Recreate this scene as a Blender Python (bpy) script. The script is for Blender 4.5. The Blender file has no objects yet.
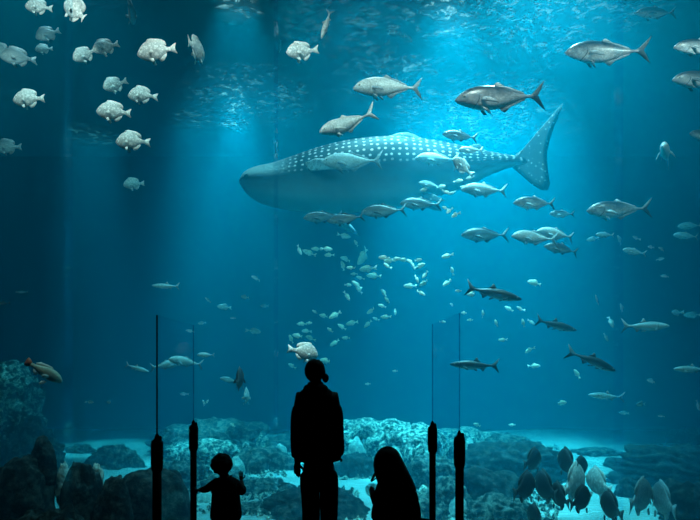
import bpy, bmesh, math, random
from mathutils import Vector, Matrix, noise
S = bpy.context.scene
C = S.collection
rnd = random.Random(7)
S.view_settings.view_transform = 'Standard'
S.view_settings.look = 'None'
S.view_settings.exposure = 0.0
S.view_settings.gamma = 1.0
S.view_settings.use_curve_mapping = False
S.cycles.use_denoising = True
S.cycles.volume_bounces = 1
S.cycles.max_bounces = 7
S.cycles.transparent_max_bounces = 16
S.cycles.sample_clamp_indirect = 4.0
S.cycles.caustics_reflective = False
S.cycles.caustics_refractive = False

# ---------------------------------------------------------------- camera
F = 549.0
CAMZ = 1.78
HZ = 350.0      # picture row of the horizon: level camera with a risen lens
cd = bpy.data.cameras.new('camera')
cam = bpy.data.objects.new('camera', cd)
C.objects.link(cam)
S.camera = cam
cd.sensor_width = 36
cd.lens = 36 * F / 700
cd.clip_start = 0.05
cam.location = (0, 0, CAMZ)
cam.rotation_euler = (math.pi / 2, 0, 0)
cd.shift_y = (HZ - 260) / 700
FWD = Vector((0, 1, 0))
UP = Vector((0, 0, 1))
EYE = Vector((0, 0, CAMZ))


def at(px, py, d):
    """the place on the upright plane y = d that a sight line through this picture point meets"""
    r = Vector((1, 0, 0)) * (px - 350) + UP * (HZ - py) + FWD * F
    return EYE + r * (d / r.y)


def depth(p):
    return (p - EYE).dot(FWD)


# ---------------------------------------------------------------- helpers
def props(o, label=None, cat=None, group=None, kind=None):
    if label: o['label'] = label
    if cat: o['category'] = cat
    if group: o['group'] = group
    if kind: o['kind'] = kind
    return o


def smooth(me):
    for p in me.polygons: p.use_smooth = True


def link(name, me, m, parent=None, sm=True):
    o = bpy.data.objects.new(name, me)
    C.objects.link(o)
    if m is not None and not me.materials: me.materials.append(m)
    if sm: smooth(me)
    if parent is not None: o.parent = parent
    return o


def mesh(name, vs, fs):
    me = bpy.data.meshes.new(name)
    me.from_pydata([tuple(v) for v in vs], [], fs)
    me.update()
    return me


def empty(name, loc, label, cat, group=None, rz=0.0):
    o = bpy.data.objects.new(name, None)
    o.empty_display_size = 0.1
    C.objects.link(o)
    o.location = loc
    o.rotation_euler = (0, 0, rz)
    return props(o, label, cat, group)


def box_me(name, x0, x1, y0, y1, z0, z1, bevel=0):
    v = [(x, y, z) for x in (x0, x1) for y in (y0, y1) for z in (z0, z1)]
    me = mesh(name, v, [(0, 1, 3, 2), (4, 6, 7, 5), (0, 4, 5, 1), (2, 3, 7, 6), (0, 2, 6, 4), (1, 5, 7, 3)])
    if bevel:
        bm = bmesh.new(); bm.from_mesh(me)
        bmesh.ops.bevel(bm, geom=bm.edges[:], offset=bevel, segments=2, affect='EDGES')
        bm.to_mesh(me); bm.free()
    return me


def lathe_me(name, prof, n=20, cx=0, cy=0):
    vs, fs = [], []
    for r, z in prof:
        for k in range(n):
            a = 2 * math.pi * k / n
            vs.append((cx + r * math.cos(a), cy + r * math.sin(a), z))
    for i in range(len(prof) - 1):
        for k in range(n):
            fs.append((i * n + k, i * n + (k + 1) % n, (i + 1) * n + (k + 1) % n, (i + 1) * n + k))
    fs.append(tuple(reversed(range(n))))
    fs.append(tuple((len(prof) - 1) * n + k for k in range(n)))
    return mesh(name, vs, fs)


def interp(pts, t):
    """smooth curve through (t, v...) points"""
    n = len(pts)
    if t <= pts[0][0]: return pts[0][1:]
    if t >= pts[-1][0]: return pts[-1][1:]
    for i in range(n - 1):
        if t <= pts[i + 1][0]: break
    a, b = pts[i], pts[i + 1]
    h = b[0] - a[0]
    u = (t - a[0]) / h
    out = []
    for k in range(1, len(a)):
        def slope(j):
            if j <= 0: return (pts[1][k] - pts[0][k]) / (pts[1][0] - pts[0][0])
            if j >= n - 1: return (pts[-1][k] - pts[-2][k]) / (pts[-1][0] - pts[-2][0])
            d0 = (pts[j][k] - pts[j - 1][k]) / (pts[j][0] - pts[j - 1][0])
            d1 = (pts[j + 1][k] - pts[j][k]) / (pts[j + 1][0] - pts[j][0])
            if d0 * d1 <= 0: return 0.0
            return 2 * d0 * d1 / (d0 + d1)
        m0, m1 = slope(i) * h, slope(i + 1) * h
        out.append((2*u**3 - 3*u*u + 1) * a[k] + (u**3 - 2*u*u + u) * m0 + (-2*u**3 + 3*u*u) * b[k] + (u**3 - u*u) * m1)
    return out


# ---------------------------------------------------------------- materials
def base_mat(name, rough=0.6, spec=0.4, metal=0.0):
    m = bpy.data.materials.new(name)
    m.use_nodes = True
    b = m.node_tree.nodes['Principled BSDF']
    b.inputs['Roughness'].default_value = rough
    b.inputs['Specular IOR Level'].default_value = spec
    b.inputs['Metallic'].default_value = metal
    return m, m.node_tree, b


def plain(name, c, rough=0.7, spec=0.3, var=0.15, scale=8.0):
    m, nt, b = base_mat(name, rough, spec)
    n = nt.nodes.new('ShaderNodeTexNoise'); n.inputs['Scale'].default_value = scale; n.inputs['Detail'].default_value = 5
    tc = nt.nodes.new('ShaderNodeTexCoord')
    nt.links.new(tc.outputs['Object'], n.inputs['Vector'])
    r = nt.nodes.new('ShaderNodeValToRGB')
    r.color_ramp.elements[0].position = 0.3; r.color_ramp.elements[1].position = 0.7
    r.color_ramp.elements[0].color = (*[x * (1 - var) for x in c], 1)
    r.color_ramp.elements[1].color = (*[min(1, x * (1 + var)) for x in c], 1)
    nt.links.new(n.outputs['Fac'], r.inputs[0]); nt.links.new(r.outputs[0], b.inputs['Base Color'])
    return m


def fish_mat(name, back, flank, belly, zb, zt, mott=0.3, rough=0.4, gill=True, scale=22.0, lines=0.0):
    """countershaded fish skin: the colour follows the height on the fish's own body"""
    m, nt, b = base_mat(name, rough, 0.5)
    N, L = nt.nodes, nt.links
    tc = N.new('ShaderNodeTexCoord'); sep = N.new('ShaderNodeSeparateXYZ')
    L.new(tc.outputs['Object'], sep.inputs[0])
    ns = N.new('ShaderNodeTexNoise'); ns.inputs['Scale'].default_value = scale; ns.inputs['Detail'].default_value = 4
    L.new(tc.outputs['Object'], ns.inputs['Vector'])
    ma = N.new('ShaderNodeMath'); ma.operation = 'MULTIPLY_ADD'
    L.new(ns.outputs['Fac'], ma.inputs[0]); ma.inputs[1].default_value = (zt - zb) * mott; L.new(sep.outputs['Z'], ma.inputs[2])
    mr = N.new('ShaderNodeMapRange'); mr.inputs['From Min'].default_value = zb + (zt - zb) * mott * .5; mr.inputs['From Max'].default_value = zt + (zt - zb) * mott * .5
    L.new(ma.outputs[0], mr.inputs['Value'])
    r = N.new('ShaderNodeValToRGB')
    e = r.color_ramp.elements
    e[0].position = 0.1; e[0].color = (*belly, 1); e[1].position = 0.95; e[1].color = (*back, 1)
    k = e.new(0.55); k.color = (*flank, 1)
    L.new(mr.outputs[0], r.inputs[0])
    col = r.outputs[0]
    if mott > 0:
        v = N.new('ShaderNodeTexVoronoi'); v.inputs['Scale'].default_value = scale * 1.7
        L.new(tc.outputs['Object'], v.inputs['Vector'])
        mx = N.new('ShaderNodeMix'); mx.data_type = 'RGBA'; mx.blend_type = 'MULTIPLY'
        mx.inputs['Factor'].default_value = mott
        rr = N.new('ShaderNodeValToRGB'); rr.color_ramp.elements[0].position = 0.1; rr.color_ramp.elements[1].position = 0.6
        rr.color_ramp.elements[0].color = (1, 1, 1, 1); rr.color_ramp.elements[1].color = (.35, .38, .4, 1)
        L.new(v.outputs['Distance'], rr.inputs[0])
        L.new(col, mx.inputs[6]); L.new(rr.outputs[0], mx.inputs[7]); col = mx.outputs[2]
    if gill:
        g = N.new('ShaderNodeMath'); g.operation = 'COMPARE'; g.inputs[1].default_value = 0.245; g.inputs[2].default_value = 0.006
        sq = N.new('ShaderNodeMath'); sq.operation = 'MULTIPLY'
        zz = N.new('ShaderNodeMath'); zz.operation = 'MULTIPLY'; L.new(sep.outputs['Z'], zz.inputs[0]); L.new(sep.outputs['Z'], zz.inputs[1])
        sc = N.new('ShaderNodeMath'); sc.operation = 'MULTIPLY_ADD'; L.new(zz.outputs[0], sc.inputs[0]); sc.inputs[1].default_value = -6.0; L.new(sep.outputs['X'], sc.inputs[2])
        L.new(sc.outputs[0], g.inputs[0])
        mx = N.new('ShaderNodeMix'); mx.data_type = 'RGBA'
        L.new(g.outputs[0], mx.inputs['Factor']); L.new(col, mx.inputs[6]); mx.inputs[7].default_value = (*[x * .35 for x in flank], 1)
        col = mx.outputs[2]
    L.new(col, b.inputs['Base Color'])
    bp = N.new('ShaderNodeBump'); bp.inputs['Strength'].default_value = .35; bp.inputs['Distance'].default_value = .01
    L.new(ns.outputs['Fac'], bp.inputs['Height']); L.new(bp.outputs[0], b.inputs['Normal'])
    return m


M = {}
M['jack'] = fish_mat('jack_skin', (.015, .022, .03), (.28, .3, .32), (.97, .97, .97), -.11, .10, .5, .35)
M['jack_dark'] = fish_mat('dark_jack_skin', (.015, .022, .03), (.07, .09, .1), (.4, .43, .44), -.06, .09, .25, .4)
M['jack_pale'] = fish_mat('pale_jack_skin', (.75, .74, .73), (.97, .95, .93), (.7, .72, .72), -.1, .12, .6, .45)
M['pale'] = fish_mat('pale_deep_fish_skin', (.72, .68, .65), (1, .97, .94), (.55, .53, .52), -.2, .3, .75, .5, scale=9)
M['dull'] = fish_mat('dull_deep_fish_skin', (.14, .16, .17), (.32, .36, .38), (.45, .5, .52), -.14, .2, .5, .5, scale=13)
M['black'] = fish_mat('dark_deep_fish_skin', (.02, .022, .025), (.035, .035, .035), (.06, .06, .06), -.2, .2, .3, .6)
M['tarpon'] = fish_mat('slim_fish_skin', (.03, .045, .05), (.07, .1, .11), (.55, .6, .6), -.09, .02, .2, .35)
M['bluefish'] = fish_mat('pale_slim_fish_skin', (.2, .3, .32), (.5, .6, .62), (.7, .75, .75), -.06, .08, .2, .4)
M['grouper'] = fish_mat('grouper_skin', (.42, .40, .30), (.62, .56, .42), (.55, .4, .3), -.12, .14, .45, .5, scale=10)
M['bait'] = fish_mat('school_fish_skin', (.9, .92, .7), (.95, .98, .85), (.95, .98, .92), -.1, .13, .15, .4, gill=False)
M['fin_pale'] = plain('pale_fin', (.68, .68, .66), .5, var=.12, scale=20)
M['fin_dark'] = plain('dark_fin', (.05, .065, .07), .5, var=.2, scale=20)
M['fin_grey'] = plain('grey_fin', (.3, .34, .36), .5, var=.2, scale=20)
M['fin_red'] = plain('red_brown_fin', (.42, .09, .04), .5, var=.25, scale=20)
M['eye_white'] = plain('fish_iris', (.65, .62, .5), .2, var=.05)
M['eye'] = plain('fish_pupil', (.01, .01, .01), .15, .6, var=.05)
M['cloth_black'] = plain('black_cloth', (.006, .006, .007), .95, .05, .3, 30)
M['shark_gill'] = plain('dark_gill_slit', (.02, .03, .035), .8)
M['cloth_pale'] = plain('pale_blue_cloth', (.35, .5, .52), .9, .1, .1, 30)
nt = M['cloth_pale'].node_tree; _o = nt.nodes['Material Output']; _t = nt.nodes.new('ShaderNodeBsdfTransparent'); _x = nt.nodes.new('ShaderNodeMixShader')
_x.inputs[0].default_value = .45; nt.links.new(_t.outputs[0], _x.inputs[1]); nt.links.new(nt.nodes['Principled BSDF'].outputs[0], _x.inputs[2]); nt.links.new(_x.outputs[0], _o.inputs['Surface'])
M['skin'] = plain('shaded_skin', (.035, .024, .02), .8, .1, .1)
M['hair'] = plain('dark_hair', (.006, .005, .005), .85, .1, .4, 60)
M['post'] = plain('black_painted_steel', (.006, .006, .006), .85, .08, .2, 20)
M['hall'] = plain('dark_hall_paint', (.008, .009, .011), .95, .05, .1, 2)
M['tank'] = plain('blue_tank_wall_paint', (.01, .07, .12), .9, .1, .2, .6)
M['window_frame'] = plain('window_frame_paint', (.01, .012, .015), .8, .1, .1)


def rock_mat(name, lo, hi, scale=3.0):
    m, nt, b = base_mat(name, .9, .15)
    N, L = nt.nodes, nt.links
    tc = N.new('ShaderNodeTexCoord')
    n1 = N.new('ShaderNodeTexNoise'); n1.inputs['Scale'].default_value = scale; n1.inputs['Detail'].default_value = 8; n1.inputs['Roughness'].default_value = .7
    L.new(tc.outputs['Object'], n1.inputs['Vector'])
    r = N.new('ShaderNodeValToRGB'); e = r.color_ramp.elements
    e[0].position = .46; e[0].color = (*lo, 1); e[1].position = .62; e[1].color = (*hi, 1)
    L.new(n1.outputs['Fac'], r.inputs[0]); L.new(r.outputs[0], b.inputs['Base Color'])
    bp = N.new('ShaderNodeBump'); bp.inputs['Strength'].default_value = .9; bp.inputs['Distance'].default_value = .06
    L.new(n1.outputs['Fac'], bp.inputs['Height']); L.new(bp.outputs[0], b.inputs['Normal'])
    return m


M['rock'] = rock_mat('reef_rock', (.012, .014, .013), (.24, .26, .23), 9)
M['rock_bright'] = rock_mat('glint_mottled_reef_rock', (.02, .023, .02), (.8, .83, .72), 10.0)  # bright glints of lit reef faces are put into the colour mottling
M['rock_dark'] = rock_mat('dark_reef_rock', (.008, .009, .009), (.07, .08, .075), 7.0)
M['coral'] = rock_mat('pale_coral', (.35, .38, .36), (.8, .82, .75), 9.0)

# sand
m, nt, b = base_mat('sand', .95, .1)
N, L = nt.nodes, nt.links
tc = N.new('ShaderNodeTexCoord')
n1 = N.new('ShaderNodeTexNoise'); n1.inputs['Scale'].default_value = 1.3; n1.inputs['Detail'].default_value = 8
L.new(tc.outputs['Object'], n1.inputs['Vector'])
r = N.new('ShaderNodeValToRGB'); r.color_ramp.elements[0].color = (.26, .28, .27, 1); r.color_ramp.elements[1].color = (.5, .52, .5, 1)
r.color_ramp.elements[0].position = .3; r.color_ramp.elements[1].position = .7
L.new(n1.outputs['Fac'], r.inputs[0]); L.new(r.outputs[0], b.inputs['Base Color'])
wv = N.new('ShaderNodeTexWave'); wv.inputs['Scale'].default_value = 2.5; wv.inputs['Distortion'].default_value = 4; wv.bands_direction = 'Y'
L.new(tc.outputs['Object'], wv.inputs['Vector'])
bp = N.new('ShaderNodeBump'); bp.inputs['Strength'].default_value = .5; bp.inputs['Distance'].default_value = .05
L.new(wv.outputs['Fac'], bp.inputs['Height']); L.new(bp.outputs[0], b.inputs['Normal'])
M['sand'] = m

# water body
w = bpy.data.materials.new('tank_water'); w.use_nodes = True; nt = w.node_tree; nt.nodes.clear()
out = nt.nodes.new('ShaderNodeOutputMaterial'); sc = nt.nodes.new('ShaderNodeVolumeScatter'); ab = nt.nodes.new('ShaderNodeVolumeAbsorption'); ad = nt.nodes.new('ShaderNodeAddShader')
sc.inputs['Color'].default_value = (.0, .60, .88, 1); sc.inputs['Density'].default_value = .06; sc.inputs['Anisotropy'].default_value = .6
ab.inputs['Color'].default_value = (.36, .85, .905, 1); ab.inputs['Density'].default_value = .38
nt.links.new(sc.outputs[0], ad.inputs[0]); nt.links.new(ab.outputs[0], ad.inputs[1]); nt.links.new(ad.outputs[0], out.inputs['Volume'])
M['water'] = w

# rippled water surface seen from below, its glints put in by a noise pattern
m = bpy.data.materials.new('water_surface'); m.use_nodes = True; nt = m.node_tree; nt.nodes.clear(); N, L = nt.nodes, nt.links
out = N.new('ShaderNodeOutputMaterial')
tc = N.new('ShaderNodeTexCoord'); mp = N.new('ShaderNodeMapping'); mp.inputs['Scale'].default_value = (2.0, 2.2, 1)
L.new(tc.outputs['Object'], mp.inputs['Vector'])
n1 = N.new('ShaderNodeTexNoise'); n1.inputs['Scale'].default_value = 2.6; n1.inputs['Detail'].default_value = 4; n1.inputs['Distortion'].default_value = .8
L.new(mp.outputs[0], n1.inputs['Vector'])
r = N.new('ShaderNodeValToRGB'); r.color_ramp.elements[0].position = .54; r.color_ramp.elements[0].color = (.05, .05, .05, 1)
r.color_ramp.elements[1].position = .66; r.color_ramp.elements[1].color = (1, 1, 1, 1)
L.new(n1.outputs['Fac'], r.inputs[0])
tr = N.new('ShaderNodeBsdfTransparent'); tr.inputs[0].default_value = (.9, .97, 1, 1)
tl = N.new('ShaderNodeBsdfTranslucent'); tl.inputs[0].default_value = (.85, .95, .95, 1)
gl = N.new('ShaderNodeBsdfGlossy'); gl.inputs['Roughness'].default_value = .15; gl.inputs[0].default_value = (.8, .9, .95, 1)
bp = N.new('ShaderNodeBump'); bp.inputs['Strength'].default_value = .8; bp.inputs['Distance'].default_value = .15
L.new(n1.outputs['Fac'], bp.inputs['Height'])
L.new(bp.outputs[0], gl.inputs['Normal'])
mx1 = N.new('ShaderNodeMixShader'); mx1.inputs[0].default_value = .45
L.new(tl.outputs[0], mx1.inputs[1]); L.new(gl.outputs[0], mx1.inputs[2])
mx2 = N.new('ShaderNodeMixShader')
mm = N.new('ShaderNodeMath'); mm.operation = 'MULTIPLY'; mm.inputs[1].default_value = .036
L.new(r.outputs[0], mm.inputs[0]); L.new(mm.outputs[0], mx2.inputs[0])
L.new(tr.outputs[0], mx2.inputs[1]); L.new(mx1.outputs[0], mx2.inputs[2])
L.new(mx2.outputs[0], out.inputs['Surface'])
M['surface'] = m


def clear_mat(name, tint, refl, graze=.3):
    m = bpy.data.materials.new(name); m.use_nodes = True; nt = m.node_tree; nt.nodes.clear(); N, L = nt.nodes, nt.links
    out = N.new('ShaderNodeOutputMaterial')
    t = N.new('ShaderNodeBsdfTransparent'); t.inputs[0].default_value = (*tint, 1)
    g = N.new('ShaderNodeBsdfGlossy'); g.inputs['Roughness'].default_value = .02
    lw = N.new('ShaderNodeLayerWeight'); pw = N.new('ShaderNodeMath'); pw.operation = 'POWER'; pw.inputs[1].default_value = 5
    L.new(lw.outputs['Facing'], pw.inputs[0])
    fr = N.new('ShaderNodeMath'); fr.operation = 'MULTIPLY_ADD'; L.new(pw.outputs[0], fr.inputs[0]); fr.inputs[1].default_value = graze; fr.inputs[2].default_value = (refl - 1) * .1
    x = N.new('ShaderNodeMixShader'); L.new(fr.outputs[0], x.inputs[0]); L.new(t.outputs[0], x.inputs[1]); L.new(g.outputs[0], x.inputs[2])
    L.new(x.outputs[0], out.inputs['Surface'])
    return m


M['acrylic'] = clear_mat('clear_acrylic', (.985, .995, 1), 1.2)
M['panel'] = clear_mat('clear_barrier_glass', (.88, .95, .97), 1.05, .06)
M['seam'] = clear_mat('bonded_acrylic_seam', (.86, .97, 1.0), 1.3)

# ================================================================ the place
YW = 5.5           # front face of the acrylic
YB = 20.5          # back wall of the tank
FLOORZ = -1.3
SURF = 8.3


def struct(name, me, m, sm=False):
    return props(link(name, me, m, None, sm), kind='structure')


struct('floor', box_me('floor', -9, 9, -4, YW, -.2, 0), M['hall'])
struct('ceiling', box_me('ceiling', -9, 9, -4, YW, 6.4, 6.6), M['hall'])
struct('wall_left', box_me('wall_left', -9.2, -9, -4, YW, -.2, 6.6), M['hall'])
struct('wall_right', box_me('wall_right', 9, 9.2, -4, YW, -.2, 6.6), M['hall'])
struct('wall_back', box_me('wall_back', -9.2, 9.2, -4.2, -4, -.2, 6.6), M['hall'])
struct('wall_front', box_me('wall_front', -13, 13, YW, YW + .16, 6.2, 9), M['window_frame'])
struct('trim_1', box_me('trim_1', -13, 13, YW - .02, YW + .16, -1.6, -.02), M['window_frame'])
struct('tank_wall_left', box_me('tank_wall_left', -13.2, -13, YW, YB + .2, -1.8, 9), M['tank'])
struct('tank_wall_right', box_me('tank_wall_right', 13, 13.2, YW, YB + .2, -1.8, 9), M['tank'])
struct('tank_wall_back', box_me('tank_wall_back', -13, 13, YB, YB + .2, -1.8, 9), M['tank'])
# acrylic panes, bonded along upright seams
seams = [at(64, 260, YW).x, at(275, 260, YW).x, at(622, 260, YW).x]
xs = [-9.0] + seams + [9.0]
for i in range(len(xs) - 1):
    struct('window_%d' % (i + 1), box_me('window', xs[i] + .012, xs[i + 1] - .012, YW, YW + .15, -.02, 6.2), M['acrylic'])
for i, x in enumerate(seams):
    struct('trim_%d' % (i + 2), box_me('seam', x - .012, x + .012, YW, YW + .15, -.02, 6.2), M['seam'])

struct('water', box_me('water', -12.99, 12.99, YW + .17, YB - .01, -1.75, SURF - .12), M['water'])


def grid(name, x0, x1, nx, y0, y1, ny, fz):
    vs = [(x0 + (x1 - x0) * i / nx, y0 + (y1 - y0) * j / ny, 0) for j in range(ny + 1) for i in range(nx + 1)]
    vs = [(x, y, fz(x, y)) for x, y, _ in vs]
    fs = [(j * (nx + 1) + i, j * (nx + 1) + i + 1, (j + 1) * (nx + 1) + i + 1, (j + 1) * (nx + 1) + i) for j in range(ny) for i in range(nx)]
    return mesh(name, vs, fs)


def wave(x, y):
    return SURF + .05 * noise.noise(Vector((x * .9, y * 1.6, 0))) + .03 * noise.noise(Vector((x * 2.3, y * 4.1, 5)))


struct('water_surface', grid('water_surface', -13, 13, 170, YW + .16, YB, 130, wave), M['surface'], True)


def ground(x, y):
    return FLOORZ + .10 * noise.noise(Vector((x * .35, y * .35, 2))) + .035 * noise.noise(Vector((x * 1.4, y * 2.2, 9))) + max(0, (y - 17)) * .03


struct('tank_floor', grid('tank_floor', -13, 13, 150, YW + .16, YB, 100, ground), M['sand'], True)

# ================================================================ rocks
def rock_me(name, sx, sy, sz, seed, sub=4, rough=.28, layers=0.0, fine=.08, ex=None):
    bm = bmesh.new()
    bmesh.ops.create_icosphere(bm, subdivisions=sub, radius=1.0)
    o = Vector((seed * 7.3, seed * 3.1, seed * 1.7))
    ex = ex or (2.0 if name == 'coral_head' else 3.0 if sz > .9 * sx else 2.2)
    for v in bm.verts:
        n = v.co.normalized()
        p = n / ((n.x * n.x + n.y * n.y) ** (ex / 2) + abs(n.z) ** ex) ** (1 / ex)
        s0 = .5 * min(sx, 1.6 * sz)
        w_ = Vector((p.x * sx / 2, p.y * sy / 2, p.z * sz)) / s0
        d = rough * noise.fractal(w_ * 1.1 + o, 1.0, 2.0, 4) + fine * noise.noise(w_ * 5 + o) + fine * .9 * abs(noise.noise(w_ * 10 + o))
        d = max(-.45, min(.45, d))
        if layers:
            q = p.z * 5 + noise.noise(w_ * .8 + o) * 1.6 + p.x * 1.5
            d += layers * (abs((q % 1.0) - .5) * 2 - .5)
        p = p * (1 + d)
        if p.z < 0: p.z *= .5
        v.co = Vector((p.x * sx / 2, p.y * sy / 2, (p.z * .55 + .45 * p.z / (1 + d)) * sz))
    me = bpy.data.meshes.new(name)
    bm.to_mesh(me); bm.free()
    return me


def rock(name, label, px, d, wpx, top, mat='rock', dep=1.0, seed=None, sub=5, layers=0.03, rough=.34, cat='rock', group=None, tilt=0, fine=.15, base=None, ex=None):
    """a rock on the tank floor, wpx wide and with its crest near picture row top, d metres from the viewer"""
    if seed is None: rock.n += 1; seed = rock.n
    q = at(px, 440, d)
    gz = ground(q.x, d) if base is None else at(px, base, d).z
    w = wpx * depth(q) / F
    h = at(px, top, d).z - gz
    h = max(h, .12)
    me = rock_me(name, w, w * dep, h / 1.02, seed, sub, rough, layers, fine, ex)
    o = link(name, me, M[mat])
    o.location = (q.x, d, gz - .03)
    o.rotation_euler = (0, math.radians(tilt), 0)
    return props(o, label, cat, group)


rock.n = 0
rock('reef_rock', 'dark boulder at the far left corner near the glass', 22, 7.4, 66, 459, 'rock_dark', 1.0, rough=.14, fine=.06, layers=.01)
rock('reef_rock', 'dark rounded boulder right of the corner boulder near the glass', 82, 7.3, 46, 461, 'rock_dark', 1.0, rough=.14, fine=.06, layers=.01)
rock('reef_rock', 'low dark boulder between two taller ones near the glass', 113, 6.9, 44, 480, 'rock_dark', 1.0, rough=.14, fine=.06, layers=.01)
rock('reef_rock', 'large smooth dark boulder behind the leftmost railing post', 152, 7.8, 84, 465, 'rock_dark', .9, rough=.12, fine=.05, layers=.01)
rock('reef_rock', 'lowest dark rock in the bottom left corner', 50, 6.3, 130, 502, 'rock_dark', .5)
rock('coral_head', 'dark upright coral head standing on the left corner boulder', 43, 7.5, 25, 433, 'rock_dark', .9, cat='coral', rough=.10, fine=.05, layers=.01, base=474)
rock('coral_head', 'small pale fluted coral beside the upright dark coral head', 64, 7.6, 15, 461, 'coral', .9, cat='coral', rough=.2, base=490)
rock('coral_head', 'small fluted coral between the dark boulders on the left', 97, 7.6, 14, 461, 'coral', .9, cat='coral', rough=.2, base=490)
rock('reef_rock', 'blue-grey bushy rock on the pale sand at left', 114, 14.5, 48, 443, 'rock', .7)
rock('reef_rock', 'small rock on the left sand strip beside the bushy rock', 80, 16.5, 26, 443, 'rock', .7)
rock('rock_wall', 'tall craggy coral wall at the far left edge', 8, 14.5, 62, 372, 'rock_bright', .6, rough=.5, cat='rock wall', sub=5)
rock('rock_wall', 'lower step of the craggy coral wall at far left', 30, 13.6, 56, 425, 'rock', .8, rough=.45, cat='rock wall')
rock('reef_rock', 'broad reef crest behind the far left post', 214, 16.6, 108, 418, 'rock', .7, sub=5, rough=.4)
rock('reef_rock', 'bright glinting reef ledge behind the toddler', 204, 15.2, 76, 438, 'rock_bright', .7, sub=5, rough=.4)
rock('reef_rock', 'mid reef rock right of the toddler head', 262, 14.2, 60, 446, 'rock', .8, sub=4)
rock('reef_rock', 'long low rock left of the toddler head', 184, 12.8, 56, 459, 'rock', .8)
rock('reef_rock', 'rock directly behind the toddler', 226, 11.8, 66, 473, 'rock', .8)
rock('reef_rock', 'small rock between the toddler and the standing person', 268, 12.2, 44, 478, 'rock', .8)
rock('reef_rock', 'low rock at bottom between toddler and standing person', 258, 10.4, 54, 503, 'rock', .8)
rock('reef_rock', 'far low ridge behind the standing person', 300, 17.5, 90, 433, 'rock', .6, sub=4)
rock('reef_rock', 'dark wedge of rock behind the legs of the standing person', 314, 10.3, 108, 480, 'rock_dark', .6, layers=.03, ex=1.5, rough=.2)
rock('reef_rock', 'glittering reef mound right of the standing person', 376, 15.6, 84, 415, 'rock_bright', .8, sub=5, rough=.4)
rock('reef_rock', 'bright reef mound above the long-haired visitor', 414, 14.6, 72, 426, 'rock_bright', .8, sub=5, rough=.4)
rock('reef_rock', 'dark rock between the standing person and long-haired visitor', 356, 13.6, 46, 452, 'rock_dark', .6, rough=.25)
rock('reef_rock', 'rock beside the long-haired visitor on the right', 434, 12.6, 62, 455, 'rock', .8, sub=5, rough=.35)
rock('reef_rock', 'reef rock between the two right posts', 447, 11.0, 46, 478, 'rock', .8)
rock('reef_rock', 'low rock at bottom right of the long-haired visitor', 428, 10.2, 40, 497, 'rock', .8)
rock('reef_rock', 'far reef crest behind the two right posts', 466, 16.6, 84, 430, 'rock_bright', .7, sub=5, rough=.4)
rock('reef_rock', 'far reef rock right of the right posts', 508, 16.0, 56, 432, 'rock', .7)
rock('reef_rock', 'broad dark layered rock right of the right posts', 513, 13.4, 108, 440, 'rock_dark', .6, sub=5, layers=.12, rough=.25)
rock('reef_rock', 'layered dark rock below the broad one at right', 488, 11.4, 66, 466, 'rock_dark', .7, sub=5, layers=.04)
rock('reef_rock', 'low rock at the bottom right of the right posts', 498, 10.1, 62, 494, 'rock', .8)
rock('reef_rock', 'small rounded rock alone on the bright right sand', 597, 16.0, 42, 447, 'rock', .7)
rock('reef_rock', 'tiny rock left of the striped ledge on sand', 614, 14.6, 20, 457, 'rock_dark', .8)
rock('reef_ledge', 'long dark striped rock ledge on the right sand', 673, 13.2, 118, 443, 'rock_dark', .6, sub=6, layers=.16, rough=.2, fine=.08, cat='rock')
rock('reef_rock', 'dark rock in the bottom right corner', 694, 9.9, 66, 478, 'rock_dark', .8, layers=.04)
rock('reef_rock', 'dark blocky far rock at the right edge', 694, 18.2, 52, 427, 'rock', .6, rough=.1)
rock('reef_rock', 'small dark rock below the pale hovering fish', 628, 11.6, 24, 476, 'rock_dark', .8)

# smaller rocks and coral heads lying over the reef: one object each
small = [(186, 14.0, 18, 448), (236, 13.2, 16, 455), (246, 15.0, 14, 441), (205, 11.2, 20, 490), (182, 10.9, 20, 497), (280, 14.8, 18, 443),
         (342, 16.4, 16, 424), (356, 14.6, 18, 436), (384, 13.8, 16, 442), (398, 13.2, 15, 449), (420, 13.4, 16, 444), (438, 14.2, 15, 437),
         (452, 14.8, 14, 436), (470, 14.6, 16, 438), (446, 12.6, 15, 462), (470, 11.8, 18, 472), (424, 11.2, 16, 482), (458, 10.4, 20, 494),
         (382, 16.2, 14, 420), (402, 15.4, 13, 428), (430, 15.6, 14, 427), (366, 15.0, 12, 432), (478, 16.2, 14, 428), (540, 15.2, 18, 442), (262, 16.2, 14, 432), (195, 16.0, 14, 434)]
SMALL = 'small knobbly coral head among the reef rocks'
for i, (px, d, wp, top) in enumerate(small):
    rock('coral_head', SMALL, px, d, wp, top, 'coral' if i % 2 else 'rock_bright', .9, cat='coral', sub=3, rough=.3, group='small coral heads on the reef')

# rubble: nobody could count it
vs, fs = [], []
def rubble_chunk(c, s):
    k = len(vs)
    for a in ((1, 0, 0), (-1, 0, 0), (0, 1, 0), (0, -1, 0), (0, 0, 1), (0, 0, -1)):
        vs.append(c + Vector(a) * s * rnd.uniform(.5, 1.3) + Vector((rnd.uniform(-.3, .3) * s,) * 3))
    for f in ((0, 2, 4), (2, 1, 4), (1, 3, 4), (3, 0, 4), (2, 0, 5), (1, 2, 5), (3, 1, 5), (0, 3, 5)):
        fs.append(tuple(k + j for j in f))
for i in range(5200):
    px = rnd.uniform(170, 560); d = rnd.uniform(9.8, 17.5)
    q = at(px, 440, d)
    if noise.noise(Vector((q.x * .6, d * .6, 4))) < -.12: continue
    s = rnd.uniform(.02, .075)
    rubble_chunk(Vector((q.x, d, ground(q.x, d) + s * .4)), s)
props(link('coral_rubble', mesh('coral_rubble', vs, fs), M['rock_bright'], None, False), 'pale coral rubble scattered over the tank floor around the reef', 'rubble', kind='stuff')

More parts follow.
